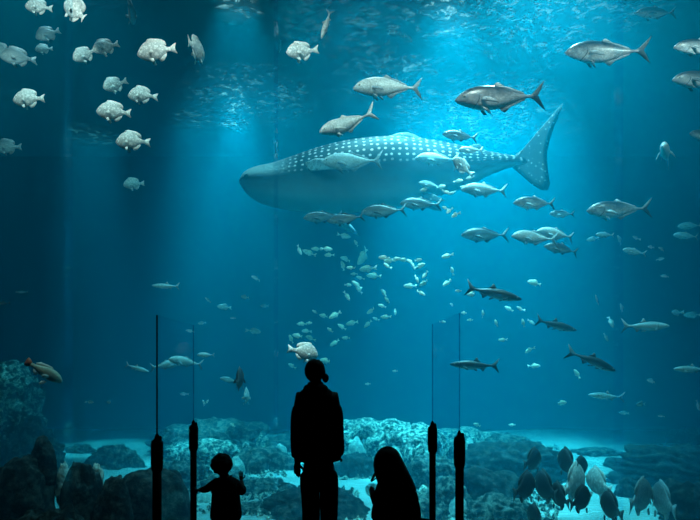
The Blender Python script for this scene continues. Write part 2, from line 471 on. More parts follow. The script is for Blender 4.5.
# ================================================================ fish
def bent(v, bend):
    x = v[0]
    if x < .15:
        return Vector((x, v[1] + bend * (.15 - x) ** 2 * 2.2, v[2]))
    return Vector(v)


def body_me(name, prof, bend=0.0, ns=26, nr=16):
    vs, fs = [], []
    ts = [prof[0][0] + (prof[-1][0] - prof[0][0]) * (i / ns) ** 1.0 for i in range(ns + 1)]
    for t in ts:
        top, bot, wd = interp(prof, t)
        x = .5 - t
        zc = (top + bot) / 2; hh = (top - bot) / 2
        for k in range(nr):
            a = 2 * math.pi * k / nr
            ca, sa = math.cos(a), math.sin(a)
            vs.append(bent((x, wd * ca * (1 - .25 * abs(sa) ** 3), zc + hh * sa), bend))
    for i in range(ns):
        for k in range(nr):
            fs.append((i * nr + k, (i + 1) * nr + k, (i + 1) * nr + (k + 1) % nr, i * nr + (k + 1) % nr))
    fs.append(tuple(range(nr))); fs.append(tuple(reversed([ns * nr + k for k in range(nr)])))
    return mesh(name, vs, fs)


def fin_vf(pts, bend, th=.006, xf=None):
    """a fin web: outline in the upright plane, thick at its first points and thin at the rim"""
    n = len(pts)
    cx = sum(p[0] for p in pts) / n; cz = sum(p[1] for p in pts) / n
    vs = []
    for sgn in (1, -1):
        for x, z in pts: vs.append(Vector((x, sgn * th * .25, z)))
        vs.append(Vector((cx, sgn * th, cz)))
    if xf is not None: vs = [xf @ v for v in vs]
    vs = [bent(v, bend) for v in vs]
    fs = []
    for i in range(n):
        j = (i + 1) % n
        fs.append((i, j, n)); fs.append((n + 1 + j, n + 1 + i, 2 * n + 1)); fs.append((j, i, n + 1 + i, n + 1 + j))
    return vs, fs


def fin_me(name, pts, bend, th=.006, xf=None):
    v, f = fin_vf(pts, bend, th, xf)
    return mesh(name, v, f)


# profiles: (t from the nose, top, bottom, half width)
KINDS = {
    'deep': dict(prof=[(0, .005, -.03, .008), (.03, .05, -.07, .03), (.10, .125, -.125, .06), (.2, .2, -.17, .08), (.32, .235, -.195, .085), (.46, .225, -.185, .075),
                       (.6, .165, -.135, .055), (.7, .095, -.08, .035), (.78, .05, -.045, .02), (.84, .045, -.045, .012)],
                 tail=[(-.31, .04), (-.36, .07), (-.47, .13), (-.5, .135), (-.465, .06), (-.455, 0), (-.465, -.06), (-.5, -.135), (-.47, -.13), (-.36, -.07), (-.31, -.04)],
                 dorsal=[(.24, .21), (.2, .27), (.1, .275), (-.05, .25), (-.16, .225), (-.24, .17), (-.26, .1), (-.2, .07), (-.05, .17), (.1, .21)],
                 anal=[(.0, -.17), (-.06, -.235), (-.14, -.21), (-.22, -.13), (-.24, -.07), (-.15, -.09)],
                 pelvic=[(.2, -.17), (.14, -.26), (.08, -.24), (.1, -.17)],
                 pect=[(0, .02), (-.08, .05), (-.16, .03), (-.17, -.02), (-.1, -.05), (0, -.02)], pp=(.2, .078, -.04), eye=(.37, .06, .05, .02)),
    'jack': dict(prof=[(0, .005, -.012, .006), (.03, .035, -.035, .025), (.09, .08, -.06, .045), (.18, .115, -.09, .06), (.3, .135, -.115, .068), (.42, .13, -.115, .062),
                       (.56, .095, -.085, .047), (.68, .052, -.048, .028), (.78, .022, -.02, .014), (.84, .014, -.014, .01), (.87, .016, -.016, .008)],
                 tail=[(-.33, .012), (-.37, .035), (-.44, .11), (-.5, .17), (-.455, .06), (-.405, 0), (-.455, -.06), (-.5, -.17), (-.44, -.11), (-.37, -.035), (-.33, -.012)],
                 dorsal=[(.08, .12), (.03, .158), (.01, .16), (-.02, .125), (-.12, .1), (-.26, .045), (-.28, .015), (-.12, .07), (.0, .11)],
                 anal=[(.02, -.105), (-.03, -.145), (-.05, -.148), (-.07, -.11), (-.18, -.07), (-.27, -.035), (-.28, -.01), (-.1, -.07)],
                 pelvic=[(.22, -.1), (.17, -.15), (.14, -.145), (.17, -.1)],
                 pect=[(0, .012), (-.1, .03), (-.2, -.0), (-.22, -.03), (-.12, -.02), (0, -.018)], pp=(.24, .06, -.02), eye=(.405, .03, .02, .014)),
    'slim': dict(prof=[(0, .01, -.01, .006), (.04, .03, -.03, .022), (.12, .055, -.055, .038), (.25, .08, -.085, .05), (.38, .09, -.095, .052), (.52, .075, -.08, .042),
                       (.66, .045, -.05, .026), (.77, .022, -.026, .014), (.85, .02, -.022, .009)],
                 tail=[(-.32, .018), (-.38, .06), (-.45, .13), (-.49, .16), (-.445, .06), (-.415, 0), (-.445, -.06), (-.49, -.15), (-.45, -.12), (-.38, -.05), (-.32, -.018)],
                 dorsal=[(.03, .08), (-.02, .15), (-.045, .155), (-.07, .1), (-.12, .062), (-.03, .06)],
                 anal=[(-.1, -.07), (-.16, -.125), (-.18, -.12), (-.2, -.07), (-.25, -.035), (-.16, -.04)],
                 pelvic=[(.02, -.085), (-.03, -.125), (-.055, -.12), (-.03, -.08)],
                 pect=[(0, .01), (-.08, .015), (-.13, -.01), (-.13, -.03), (-.07, -.025), (0, -.012)], pp=(.25, .045, -.04), eye=(.41, .026, .01, .012)),
    'bait': dict(prof=[(0, .01, -.01, .006), (.06, .07, -.06, .03), (.2, .15, -.14, .05), (.36, .18, -.17, .055), (.52, .14, -.13, .04), (.68, .06, -.06, .02), (.8, .03, -.03, .01)],
                 tail=[(-.28, .03), (-.4, .1), (-.5, .14), (-.43, 0), (-.5, -.14), (-.4, -.1), (-.28, -.03)],
                 dorsal=[(.15, .16), (.05, .23), (-.1, .19), (-.24, .08), (-.1, .1)],
                 anal=[(.05, -.15), (-.04, -.22), (-.14, -.15), (-.22, -.07), (-.1, -.09)]),
}
HEIGHT = {'deep': .47, 'jack': .26, 'slim': .19, 'bait': .36}
for _k, _z in (('deep', 1.22), ('jack', 1.1), ('slim', 1.0)):
    K = KINDS[_k]
    K['prof'] = [(t, a * _z, b * _z, w * 1.1) for t, a, b, w in K['prof']]
    for f_ in ('dorsal', 'anal', 'pelvic'): K[f_] = [(x, z * _z) for x, z in K[f_]]
HEIGHT['deep'] = .56; HEIGHT['jack'] = .29
KINDS['grouper'] = dict(KINDS['deep'])
KINDS['grouper']['prof'] = [(0, .0, -.035, .01), (.04, .045, -.07, .035), (.12, .1, -.105, .065), (.25, .145, -.135, .08), (.38, .15, -.135, .08), (.52, .12, -.11, .065),
                            (.66, .075, -.065, .04), (.76, .048, -.045, .024), (.84, .045, -.045, .014)]
KINDS['grouper']['tail'] = [(-.31, .04), (-.4, .09), (-.48, .11), (-.5, .05), (-.5, -.05), (-.48, -.11), (-.4, -.09), (-.31, -.04)]
KINDS['grouper']['dorsal'] = [(.2, .135), (.14, .19), (-.02, .18), (-.16, .16), (-.25, .09), (-.22, .055), (0, .12)]
KINDS['grouper']['anal'] = [(-.04, -.11), (-.1, -.17), (-.18, -.15), (-.24, -.06), (-.14, -.06)]
HEIGHT['grouper'] = .32
MESHES = {}


def fish_meshes(kind, bend, skin, fin, tailm):
    key = (kind, bend, skin, fin, tailm)
    if key in MESHES: return MESHES[key]
    K = KINDS[kind]
    P = []
    if kind == 'bait':        # seen a few pixels long: one mesh
        bm = bmesh.new(); bm.from_mesh(body_me('fish', K['prof'], bend, 14, 10))
        for nm in ('tail', 'dorsal', 'anal'): bm.from_mesh(fin_me('f', K[nm], bend, .008))
        me = bpy.data.meshes.new('fish'); bm.to_mesh(me); bm.free(); me.materials.append(M[skin]); smooth(me)
        MESHES[key] = (me, [])
        return MESHES[key]
    def add(nm, me, mt, sub=()):
        me.materials.append(M[mt]); smooth(me); P.append((nm, me, sub))
    add('body', body_me('fish_body', K['prof'], bend), skin)
    add('tail_fin', fin_me('tail_fin', K['tail'], bend, .007), tailm)
    add('dorsal_fin', fin_me('dorsal_fin', K['dorsal'], bend, .008), fin)
    add('anal_fin', fin_me('anal_fin', K['anal'], bend, .007), fin)
    px, py, pz = K['pp']
    for s in (1, -1):
        xf = Matrix.Translation((px, s * py, pz)) @ Matrix.Rotation(s * math.radians(-28), 4, 'Z') @ Matrix.Rotation(math.radians(-18), 4, 'Y')
        add('pectoral_fin', fin_me('pectoral_fin', K['pect'], bend, .004, xf), fin)
        xf = Matrix.Translation((0, s * .02, 0)) @ Matrix.Rotation(s * math.radians(14), 4, 'X')
        add('pelvic_fin', fin_me('pelvic_fin', K['pelvic'], bend, .004, xf), fin)
        ex, ey, ez, er = K['eye']
        top, bot, wd = interp(K['prof'], .5 - ex)
        sa = (ez - (top + bot) / 2) / ((top - bot) / 2)
        sy = wd * math.sqrt(max(0, 1 - sa * sa)) * (1 - .25 * abs(sa) ** 3)
        def ball(r, off):
            bm = bmesh.new(); bmesh.ops.create_uvsphere(bm, u_segments=12, v_segments=8, radius=r)
            for v in bm.verts: v.co = Vector((ex + v.co.x, s * (sy + off) + v.co.y * .5, ez + v.co.z))
            me = bpy.data.meshes.new('eye'); bm.to_mesh(me); bm.free(); return me
        pm = ball(er * .6, er * .42); pm.materials.append(M['eye']); smooth(pm)
        add('eye', ball(er, 0), 'eye_white', (('pupil', pm),))
    MESHES[key] = (None, P)
    return MESHES[key]


STY = {  # skin, fins, tail fin
    'pale': ('pale', 'fin_pale', 'fin_pale'), 'dull': ('dull', 'fin_grey', 'fin_grey'), 'black': ('black', 'fin_dark', 'fin_dark'),
    'jack': ('jack', 'fin_grey', 'fin_dark'), 'jack_dark': ('jack_dark', 'fin_dark', 'fin_dark'), 'jack_pale': ('jack_pale', 'fin_grey', 'fin_grey'),
    'jack_white': ('jack_pale', 'fin_pale', 'fin_pale'),
    'tarpon': ('tarpon', 'fin_dark', 'fin_dark'), 'blue': ('bluefish', 'fin_grey', 'fin_grey'), 'grouper': ('grouper', 'fin_pale', 'fin_red'),
    'bait': ('bait', 'fin_pale', 'fin_pale')}
NAMES = {'deep': 'spadefish', 'jack': 'jack_fish', 'slim': 'slim_fish', 'grouper': 'grouper', 'bait': 'school_fish'}


def fish(kind, style, px, py, size, d, yaw, pitch, label, bend=0.0, roll=0, h=False, group=None, cat='fish'):
    """size: apparent length in picture pixels (or height when h); yaw 0 swims right, 180 left, 90 away, 270 at the viewer"""
    me, P = fish_meshes(kind, bend, *STY[style])
    p = at(px, py, d)
    dp = depth(p)
    if h:
        yaw -= math.degrees(math.atan2(px - 350, F))
        s = size * dp / F / HEIGHT[kind]
    else:
        c = abs(math.cos(math.radians(yaw))) * math.cos(math.radians(pitch))
        ln = math.hypot(c, math.sin(math.radians(pitch)))
        s = size * dp / F / max(.3, ln)
    R = Matrix.Rotation(math.radians(yaw), 4, 'Z') @ Matrix.Rotation(math.radians(-pitch), 4, 'Y') @ Matrix.Rotation(math.radians(roll), 4, 'X')
    if me is not None:
        o = bpy.data.objects.new(NAMES[kind], me)
    else:
        o = bpy.data.objects.new(NAMES[kind], None); o.empty_display_size = .1
    C.objects.link(o)
    o.location = p; o.rotation_euler = R.to_euler(); o.scale = (s, s, s)
    for nm, pm, sub in P:
        q = bpy.data.objects.new(nm, pm); C.objects.link(q); q.parent = o
        for n2, m2 in sub:
            q2 = bpy.data.objects.new(n2, m2); C.objects.link(q2); q2.parent = q
    return props(o, label, cat, group)


G1 = 'pale deep-bodied fish hovering near the surface'
G2 = 'jacks cruising past the whale shark'
G3 = 'slim dark fish on the right'
G4 = 'deep-bodied fish low at right seen end-on'
# --- pale deep-bodied fish, upper left
for a in [
    ('pale', 39, 7, 25, 8.2, 185, 4, 'pale round fish at the top edge, leftmost of the top row', .0),
    ('pale', 77, 12, 34, 7.8, 168, 42, 'large pale round fish nosing steeply up at the top edge', .2),
    ('dull', 48, 34, 22, 9.0, 200, -28, 'grey round fish tilted nose down in the upper left', .0),
    ('pale', 44, 49, 15, 9.6, 195, -10, 'small pale round fish just under the tilted grey one', .0),
    ('dull', 1, 50, 22, 8.8, 185, 0, 'grey round fish cut off by the left edge near the top', .0),
    ('dull', 18, 57, 28, 8.6, 200, -6, 'shaded grey round fish in the upper left corner', -.2),
    ('pale', 85, 55, 22, 8.6, 205, -32, 'pale round fish nose down, lower left of a close pair', .2),
    ('pale', 106, 47, 24, 8.3, 198, -24, 'pale round fish nose down, upper right of a close pair', .0),
    ('pale', 157, 51, 37, 7.6, 182, -10, 'biggest pale round fish with raised fin, upper left', .0),
    ('pale', 115, 85, 20, 8.9, 215, -28, 'small pale round fish above two larger ones, upper left', .2),
    ('pale', 29, 99, 30, 8.2, 180, -3, 'pale round fish alone near the left edge', .0),
    ('pale', 142, 95, 27, 8.3, 176, 2, 'pale round fish, right of the small nose-down one', -.2),
    ('pale', 114, 112, 32, 7.9, 184, 3, 'pale round fish with mottled flank above the lowest one', .0),
    ('pale', 132, 141, 31, 8.0, 176, 0, 'pale round fish with drooping fins below its neighbour', -.2),
    ('dull', 8, 147, 24, 9.8, 190, -4, 'dim teal round fish at the left edge', .0),
    ('pale', 134, 184, 18, 11.0, 200, -10, 'hazy pale round fish, lowest of the upper left group', .0),
    ('pale', 302, 52, 29, 8.0, 196, -8, 'white round fish alone above and left of the shark', .2),
]:
    fish('deep', a[0], a[1], a[2], a[3] * 1.07, a[4], a[5], a[6], a[7], a[8], group=G1)
fish('deep', 'dull', 131, 12, 20, 8.8, 80, 5, 'thin end-on grey fish at the top between pale fish', h=True, group=G1)
fish('deep', 'pale', 196, 49, 23, 8.4, 68, 8, 'end-on grey fish with a pale fin held out', h=True, group=G1)
fish('slim', 'jack_pale', 326, 24, 30, 8.2, 175, -72, 'pale slim fish diving straight down near the top')
fish('slim', 'blue', 280, 46, 14, 12, 175, -80, 'faint thin fish hanging upright left of the lone white one')
fish('deep', 'pale', 304, 352, 28, 7.6, 30, -12, 'bright white mottled fish above the standing person', .2)
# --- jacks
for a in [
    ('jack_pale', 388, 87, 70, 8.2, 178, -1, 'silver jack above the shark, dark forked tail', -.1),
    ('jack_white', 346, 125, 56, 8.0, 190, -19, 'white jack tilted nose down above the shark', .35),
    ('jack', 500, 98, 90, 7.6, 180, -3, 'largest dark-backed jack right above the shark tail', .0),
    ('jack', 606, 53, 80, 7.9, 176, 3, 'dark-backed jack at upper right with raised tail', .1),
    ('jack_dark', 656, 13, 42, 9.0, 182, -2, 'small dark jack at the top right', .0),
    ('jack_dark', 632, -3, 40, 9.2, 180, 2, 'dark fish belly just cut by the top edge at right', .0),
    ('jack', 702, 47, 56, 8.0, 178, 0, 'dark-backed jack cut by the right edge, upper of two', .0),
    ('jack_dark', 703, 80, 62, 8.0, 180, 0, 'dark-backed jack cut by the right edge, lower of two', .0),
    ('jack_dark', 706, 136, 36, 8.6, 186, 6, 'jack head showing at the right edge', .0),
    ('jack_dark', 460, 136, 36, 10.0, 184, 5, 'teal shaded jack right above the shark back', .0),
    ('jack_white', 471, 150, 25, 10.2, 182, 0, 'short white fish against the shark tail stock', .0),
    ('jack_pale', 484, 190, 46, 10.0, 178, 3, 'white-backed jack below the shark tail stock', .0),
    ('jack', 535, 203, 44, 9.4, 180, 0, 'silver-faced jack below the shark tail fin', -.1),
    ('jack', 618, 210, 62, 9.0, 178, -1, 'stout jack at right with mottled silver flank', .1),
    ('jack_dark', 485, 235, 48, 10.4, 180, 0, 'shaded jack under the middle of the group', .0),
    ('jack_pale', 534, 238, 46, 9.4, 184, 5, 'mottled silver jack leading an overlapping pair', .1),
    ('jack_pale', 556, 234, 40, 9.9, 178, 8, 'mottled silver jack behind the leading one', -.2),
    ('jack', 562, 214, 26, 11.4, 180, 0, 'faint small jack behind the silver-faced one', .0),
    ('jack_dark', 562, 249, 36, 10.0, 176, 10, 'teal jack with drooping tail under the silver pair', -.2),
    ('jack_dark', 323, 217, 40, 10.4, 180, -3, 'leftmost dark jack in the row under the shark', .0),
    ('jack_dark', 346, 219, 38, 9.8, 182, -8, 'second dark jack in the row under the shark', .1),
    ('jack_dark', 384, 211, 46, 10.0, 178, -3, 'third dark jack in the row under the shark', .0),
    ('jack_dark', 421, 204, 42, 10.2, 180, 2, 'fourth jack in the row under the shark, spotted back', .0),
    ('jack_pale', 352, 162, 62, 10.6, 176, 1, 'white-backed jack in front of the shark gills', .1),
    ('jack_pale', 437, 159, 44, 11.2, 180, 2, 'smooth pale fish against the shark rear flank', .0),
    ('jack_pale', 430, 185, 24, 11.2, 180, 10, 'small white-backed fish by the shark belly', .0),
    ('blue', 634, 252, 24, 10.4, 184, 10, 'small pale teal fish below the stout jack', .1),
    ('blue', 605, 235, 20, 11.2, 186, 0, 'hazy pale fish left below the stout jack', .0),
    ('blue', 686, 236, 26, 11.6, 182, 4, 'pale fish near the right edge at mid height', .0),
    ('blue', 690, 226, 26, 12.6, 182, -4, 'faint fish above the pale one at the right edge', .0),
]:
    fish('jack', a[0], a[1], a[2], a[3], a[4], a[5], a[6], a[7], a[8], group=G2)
fish('deep', 'pale', 462, 167, 24, 9.4, 200, 44, 'white ragged fish nose up beside the shark tail stock', .3)
fish('jack', 'jack_pale', 666, 154, 16, 9.6, 265, 0, 'pale fish swimming straight out at upper right', h=True)
# --- slim fish, right
for a in [
    ('tarpon', 494, 293, 58, 8.6, 5, -12, 'dark slim fish swimming right and down, highest of its kind', .1),
    ('tarpon', 556, 325, 44, 9.4, 4, -14, 'dark slim fish swimming right, middle of its kind', .0),
    ('tarpon', 475, 365, 50, 9.0, 178, 2, 'dark slim fish swimming left by the glass panel', .0),
    ('tarpon', 594, 361, 52, 8.8, 12, -22, 'dark slim fish with pale belly heading steeply down right', .25),
    ('blue', 645, 326, 50, 9.4, 2, 0, 'pale teal slim fish swimming right near the right edge', .0),
    ('blue', 691, 369, 36, 9.4, 182, 0, 'pale teal fish cut by the right edge', .0),
    ('blue', 606, 396, 36, 10.4, 182, 4, 'pale teal fish low on the right', .1),
    ('blue', 137, 368, 24, 10.4, 8, -18, 'faint pale fish left of the tall glass edge', .0),
    ('blue', 166, 286, 28, 10.8, 182, 2, 'hazy teal fish alone at left centre', .0),
    ('blue', 22, 292, 14, 12.0, 180, 0, 'very faint small fish at the far left', .0),
    ('tarpon', 3, 303, 16, 9.5, 180, 0, 'dark small fish cut by the left edge', .0),
]:
    fish('slim', a[0], a[1], a[2], a[3], a[4], a[5], a[6], a[7], a[8], group=G3 if a[1] > 440 else None)
fish('grouper', 'grouper', 43, 371, 40, 7.0, 14, -30, 'tan grouper with reddish tail nosing down at left', .2)
fish('deep', 'black', 239, 380, 22, 8.0, 82, 12, 'dark end-on fish above the toddler', h=True)
fish('deep', 'pale', 246, 396, 16, 10.0, 84, -8, 'pale end-on fish just under the dark end-on one', h=True)
fish('jack', 'blue', 229, 380, 18, 11.0, 190, 12, 'small pale fish left of the dark end-on fish')
for a in [(166, 365, 30, 10.4, 10, 10, 'pale hazy fish, leftmost of the trio by the glass edge'),
          (186, 362, 32, 10.2, 200, 10, 'pale hazy fish, middle of the trio by the glass edge'),
          (206, 355, 18, 10.8, 180, 0, 'pale hazy fish, rightmost of the trio by the glass edge')]:
    fish('jack', 'jack_pale', a[0], a[1], a[2], a[3], a[4], a[5], a[6])
# --- end-on fish low at right
for a in [
    ('black', 532, 461, 22.848, 9.2, 66, 'dark end-on fish, highest left of the low right cluster'),
    ('black', 524, 488, 28.56, 7.9, 66, 'dark end-on fish, left one of a touching pair'),
    ('black', 546, 488, 29.512, 8, 114, 'dark end-on fish, right one of a touching pair'),
    ('black', 568, 463, 25.704, 8.6, 114, 'dark end-on fish over the pale one, low right cluster'),
    ('black', 579, 468, 20.944, 9.2, 66, 'dark end-on fish half behind the one over the pale fish'),
    ('black', 580, 500, 25.704, 7.6, 66, 'dark narrow end-on fish in front of the pale one'),
    ('black', 560, 497, 24.752, 7.8, 114, 'thin dark end-on fish left of the large pale one'),
    ('black', 536, 518, 22.848, 7.6, 114, 'dark end-on fish at the bottom edge under the pair'),
    ('black', 612, 508, 28.56, 7.5, 114, 'broad dark end-on fish at the bottom edge'),
    ('pale', 573, 485, 38, 8.2, 74, 'largest pale end-on fish in the low right cluster'),
    ('pale', 599, 484, 28, 8.4, 118, 'pale mottled fish turned away beside the largest pale one'),
    ('dull', 640, 498, 34, 8.4, 72, 'pale end-on fish at lower right with bright back'),
    ('dull', 664, 502, 34, 8.3, 110, 'pale end-on fish beside the bottom right rock'),
]:
    fish('deep', a[0], a[1], a[2], a[3], a[4], a[5], 4, a[6], h=True, group=G4)
# --- little fish of the school
LB = {'a': ('tiny bright fish in the tight knot below the shark belly', 'bright knot of the school', 10.4),
      'b': ('small teal fish in the loose school left of the bright knot', 'loose teal part of the school', 12.0),
      'c': ('small teal fish in the loose school above the standing person', 'lower part of the school', 12.0),
      'd': ('tiny pale fish between the glass panel and the slim dark fish', 'stray small fish right of the school', 11.6),
      'e': ('small hazy fish drifting in the dim water at left', 'stray small fish at left', 12.0),
      'f': ('small hazy fish in the dark water at far right', 'stray small fish at far right', 11.8),
      'g': ('tiny bright fish clustered against the shark rear belly', 'bright small fish at the shark belly', 10.0),
      'h': ('tiny pale fish hovering just over the reef', 'small fish over the reef', 13.0)}
school = [
    ('b', 344, 236, 13, 10), ('b', 356, 243, 7, 60), ('b', 309, 253, 13, 20), ('b', 316, 249, 9, 0), ('b', 327, 249, 10, 0), ('b', 329, 255, 9, 0), ('b', 299, 250, 9, 60), ('b', 346, 259, 11, 10),
    ('b', 343, 266, 10, 70), ('b', 351, 268, 9, 10), ('b', 364, 256, 19, -52), ('b', 367, 269, 14, 0), ('b', 374, 276, 14, 5), ('b', 357, 285, 11, 30), ('b', 359, 290, 8, 40), ('b', 348, 285, 7, 0),
    ('b', 347, 296, 9, 60), ('b', 384, 293, 9, 50), ('b', 387, 300, 7, 50), ('b', 360, 278, 8, 20), ('b', 354, 274, 7, 0),
    ('a', 384, 258, 10, 10), ('a', 389, 261, 9, 0), ('a', 396, 259, 9, -5), ('a', 404, 260, 9, 10), ('a', 411, 262, 9, 20), ('a', 418, 260, 8, -10), ('a', 420, 266, 9, -20), ('a', 413, 266, 7, 60),
    ('a', 425, 275, 8, -50), ('a', 417, 279, 7, 70), ('a', 424, 283, 9, -30), ('a', 410, 286, 12, 0), ('a', 421, 293, 9, 25), ('a', 447, 256, 11, -15), ('a', 452, 271, 7, 80), ('a', 447, 283, 10, -35),
    ('a', 458, 291, 6, 0), ('a', 472, 294, 11, -10), ('a', 387, 266, 8, 30),
    ('c', 302, 324, 10, 0), ('c', 309, 323, 6, 0), ('c', 315, 312, 6, 30), ('c', 324, 316, 9, 10), ('c', 335, 315, 13, -30), ('c', 352, 323, 12, -10), ('c', 342, 327, 9, 30), ('c', 371, 311, 9, -30),
    ('c', 368, 324, 9, -40), ('c', 376, 319, 7, 20), ('c', 386, 317, 10, 0), ('c', 395, 312, 6, 80), ('c', 382, 306, 8, 20), ('c', 298, 336, 11, 10), ('c', 306, 331, 9, 0), ('c', 310, 338, 9, 20),
    ('c', 291, 339, 8, 60), ('c', 335, 343, 11, -30), ('c', 326, 361, 12, 5), ('c', 368, 384, 6, 0), ('c', 395, 371, 5, 0), ('c', 292, 366, 8, 30), ('c', 346, 338, 8, 0), ('c', 330, 330, 7, 40),
    ('d', 483, 314, 7, 80), ('d', 496, 323, 6, 75), ('d', 470, 320, 6, 0), ('d', 509, 309, 8, 30), ('d', 520, 309, 8, 20), ('d', 535, 283, 15, 10), ('d', 531, 322, 8, 30), ('d', 523, 323, 7, 80),
    ('d', 529, 350, 10, -30), ('d', 503, 340, 9, 0), ('d', 577, 374, 9, 60), ('d', 561, 403, 12, 0), ('d', 534, 366, 11, 0), ('d', 443, 322, 6, 0), ('d', 452, 305, 5, 30), ('d', 464, 313, 6, 0),
    ('e', 256, 278, 9, 20), ('e', 245, 297, 9, 10), ('e', 225, 307, 13, 0), ('e', 208, 300, 7, 40), ('e', 202, 323, 7, -10), ('e', 190, 331, 7, 10), ('e', 254, 331, 14, 10), ('e', 233, 318, 6, 0),
    ('e', 90, 402, 8, 0), ('e', 110, 402, 8, 0), ('e', 184, 394, 8, 0), ('e', 265, 306, 8, 0),
    ('f', 593, 239, 11, -10), ('f', 620, 240, 10, 60), ('f', 636, 238, 8, 20), ('f', 651, 247, 8, 0), ('f', 662, 249, 8, 20), ('f', 660, 259, 8, -10), ('f', 665, 276, 8, 0), ('f', 652, 381, 11, 10),
    ('f', 641, 404, 12, 0), ('f', 676, 313, 13, 0), ('f', 693, 315, 14, 0), ('f', 661, 416, 6, 0), ('f', 597, 300, 9, 60), ('f', 611, 322, 10, 70), ('f', 622, 308, 9, 70), ('f', 606, 337, 9, 60), ('f', 624, 413, 8, 0), ('f', 698, 405, 10, 60),
    ('g', 441, 187, 8, 0), ('g', 446, 192, 7, 20), ('g', 452, 193, 7, -20), ('g', 458, 181, 9, 0), ('g', 470, 178, 8, -10), ('g', 449, 211, 7, -40), ('g', 455, 215, 9, -30), ('g', 445, 208, 6, 30), ('g', 424, 190, 7, 0), ('g', 463, 187, 6, 0),
    ('h', 477, 425, 8, 20), ('h', 204, 403, 6, 60), ('h', 207, 402, 5, -60), ('h', 233, 425, 6, 30), ('h', 512, 425, 6, 0),
]
for i, (g, px, py, ln, pt) in enumerate(school):
    lab, grp, d = LB[g]
    yaw = rnd.choice((180, 180, 180, 0)) + rnd.uniform(-35, 35)
    st = 'blue' if g in 'ef' else 'bait'
    b0 = rnd.choice((0.0, .3, -.3))
    k = KINDS['bait']
    me, _ = fish_meshes('bait', b0, 'bait' if st == 'bait' else 'bluefish', 'fin_pale', 'fin_pale')
    p = at(px, py, d + rnd.uniform(-.8, .8))
    s = ln * 1.1 * depth(p) / F / max(.5, math.cos(math.radians(abs(((yaw + 90) % 180) - 90))))
    if abs(math.cos(math.radians(yaw))) < .6: yaw = 180
    o = bpy.data.objects.new('school_fish', me); C.objects.link(o)
    sg = -1 if math.cos(math.radians(yaw)) < 0 else 1
    o.location = p; o.scale = (s, s, s)
    o.rotation_euler = (Matrix.Rotation(math.radians(yaw), 4, 'Z') @ Matrix.Rotation(math.radians(-pt * -sg), 4, 'Y') @ Matrix.Rotation(math.radians(rnd.uniform(-15, 15)), 4, 'X')).to_euler()
    props(o, lab, 'fish', grp)

# ================================================================ whale shark
SD = 12.4
def shark_mat():
    m, nt, b = base_mat('whale_shark_skin', .55, .3)
    N, L = nt.nodes, nt.links
    uv = N.new('ShaderNodeUVMap'); uv.uv_map = 'skin'
    mp = N.new('ShaderNodeMapping'); mp.inputs['Scale'].default_value = (44, 34, 1)
    L.new(uv.outputs[0], mp.inputs['Vector'])
    v = N.new('ShaderNodeTexVoronoi'); v.voronoi_dimensions = '2D'; v.inputs['Scale'].default_value = 1.0; v.inputs['Randomness'].default_value = .28
    L.new(mp.outputs[0], v.inputs['Vector'])
    r = N.new('ShaderNodeValToRGB'); e = r.color_ramp.elements
    e[0].position = .13; e[0].color = (1, 1, 1, 1); e[1].position = .26; e[1].color = (0, 0, 0, 1)
    L.new(v.outputs['Distance'], r.inputs[0])
    sep = N.new('ShaderNodeSeparateXYZ'); L.new(uv.outputs[0], sep.inputs[0])
    # fine speckle over the head, bars between the spots
    mp2 = N.new('ShaderNodeMapping'); mp2.inputs['Scale'].default_value = (150, 90, 1); L.new(uv.outputs[0], mp2.inputs['Vector'])
    v2 = N.new('ShaderNodeTexVoronoi'); v2.voronoi_dimensions = '2D'; v2.inputs['Scale'].default_value = 1.0; L.new(mp2.outputs[0], v2.inputs['Vector'])
    r2 = N.new('ShaderNodeValToRGB'); r2.color_ramp.elements[0].position = .15; r2.color_ramp.elements[0].color = (.8, .8, .8, 1); r2.color_ramp.elements[1].position = .5; r2.color_ramp.elements[1].color = (.14, .14, .14, 1)
    L.new(v2.outputs['Distance'], r2.inputs[0])
    # head region (u < .2) carries the fine speckle
    hd = N.new('ShaderNodeMapRange'); hd.inputs['From Min'].default_value = .16; hd.inputs['From Max'].default_value = .26
    L.new(sep.outputs['X'], hd.inputs['Value'])
    mix = N.new('ShaderNodeMix'); mix.data_type = 'RGBA'; L.new(hd.outputs[0], mix.inputs['Factor']); L.new(r2.outputs[0], mix.inputs[6]); L.new(r.outputs[0], mix.inputs[7])
    # v = 0 keel .. .5 back .. 1 keel : mask of the upper side
    tri = N.new('ShaderNodeMath'); tri.operation = 'PINGPONG'; tri.inputs[1].default_value = .5; L.new(sep.outputs['Y'], tri.inputs[0])
    up = N.new('ShaderNodeMapRange'); up.inputs['From Min'].default_value = .24; up.inputs['From Max'].default_value = .30; L.new(tri.outputs[0], up.inputs['Value'])
    fac = N.new('ShaderNodeMath'); fac.operation = 'MULTIPLY'; L.new(mix.outputs[2], fac.inputs[0]); L.new(up.outputs[0], fac.inputs[1])
    bk = N.new('ShaderNodeMapRange'); bk.inputs['From Min'].default_value = .12; bk.inputs['From Max'].default_value = .25; L.new(tri.outputs[0], bk.inputs['Value'])
    skin = N.new('ShaderNodeMix'); skin.data_type = 'RGBA'; L.new(bk.outputs[0], skin.inputs['Factor'])
    skin.inputs[6].default_value = (.34, .38, .4, 1); skin.inputs[7].default_value = (.015, .026, .032, 1)
    fin = N.new('ShaderNodeMix'); fin.data_type = 'RGBA'; L.new(fac.outputs[0], fin.inputs['Factor']); L.new(skin.outputs[2], fin.inputs[6]); fin.inputs[7].default_value = (1, 1, .98, 1)
    L.new(fin.outputs[2], b.inputs['Base Color'])
    return m


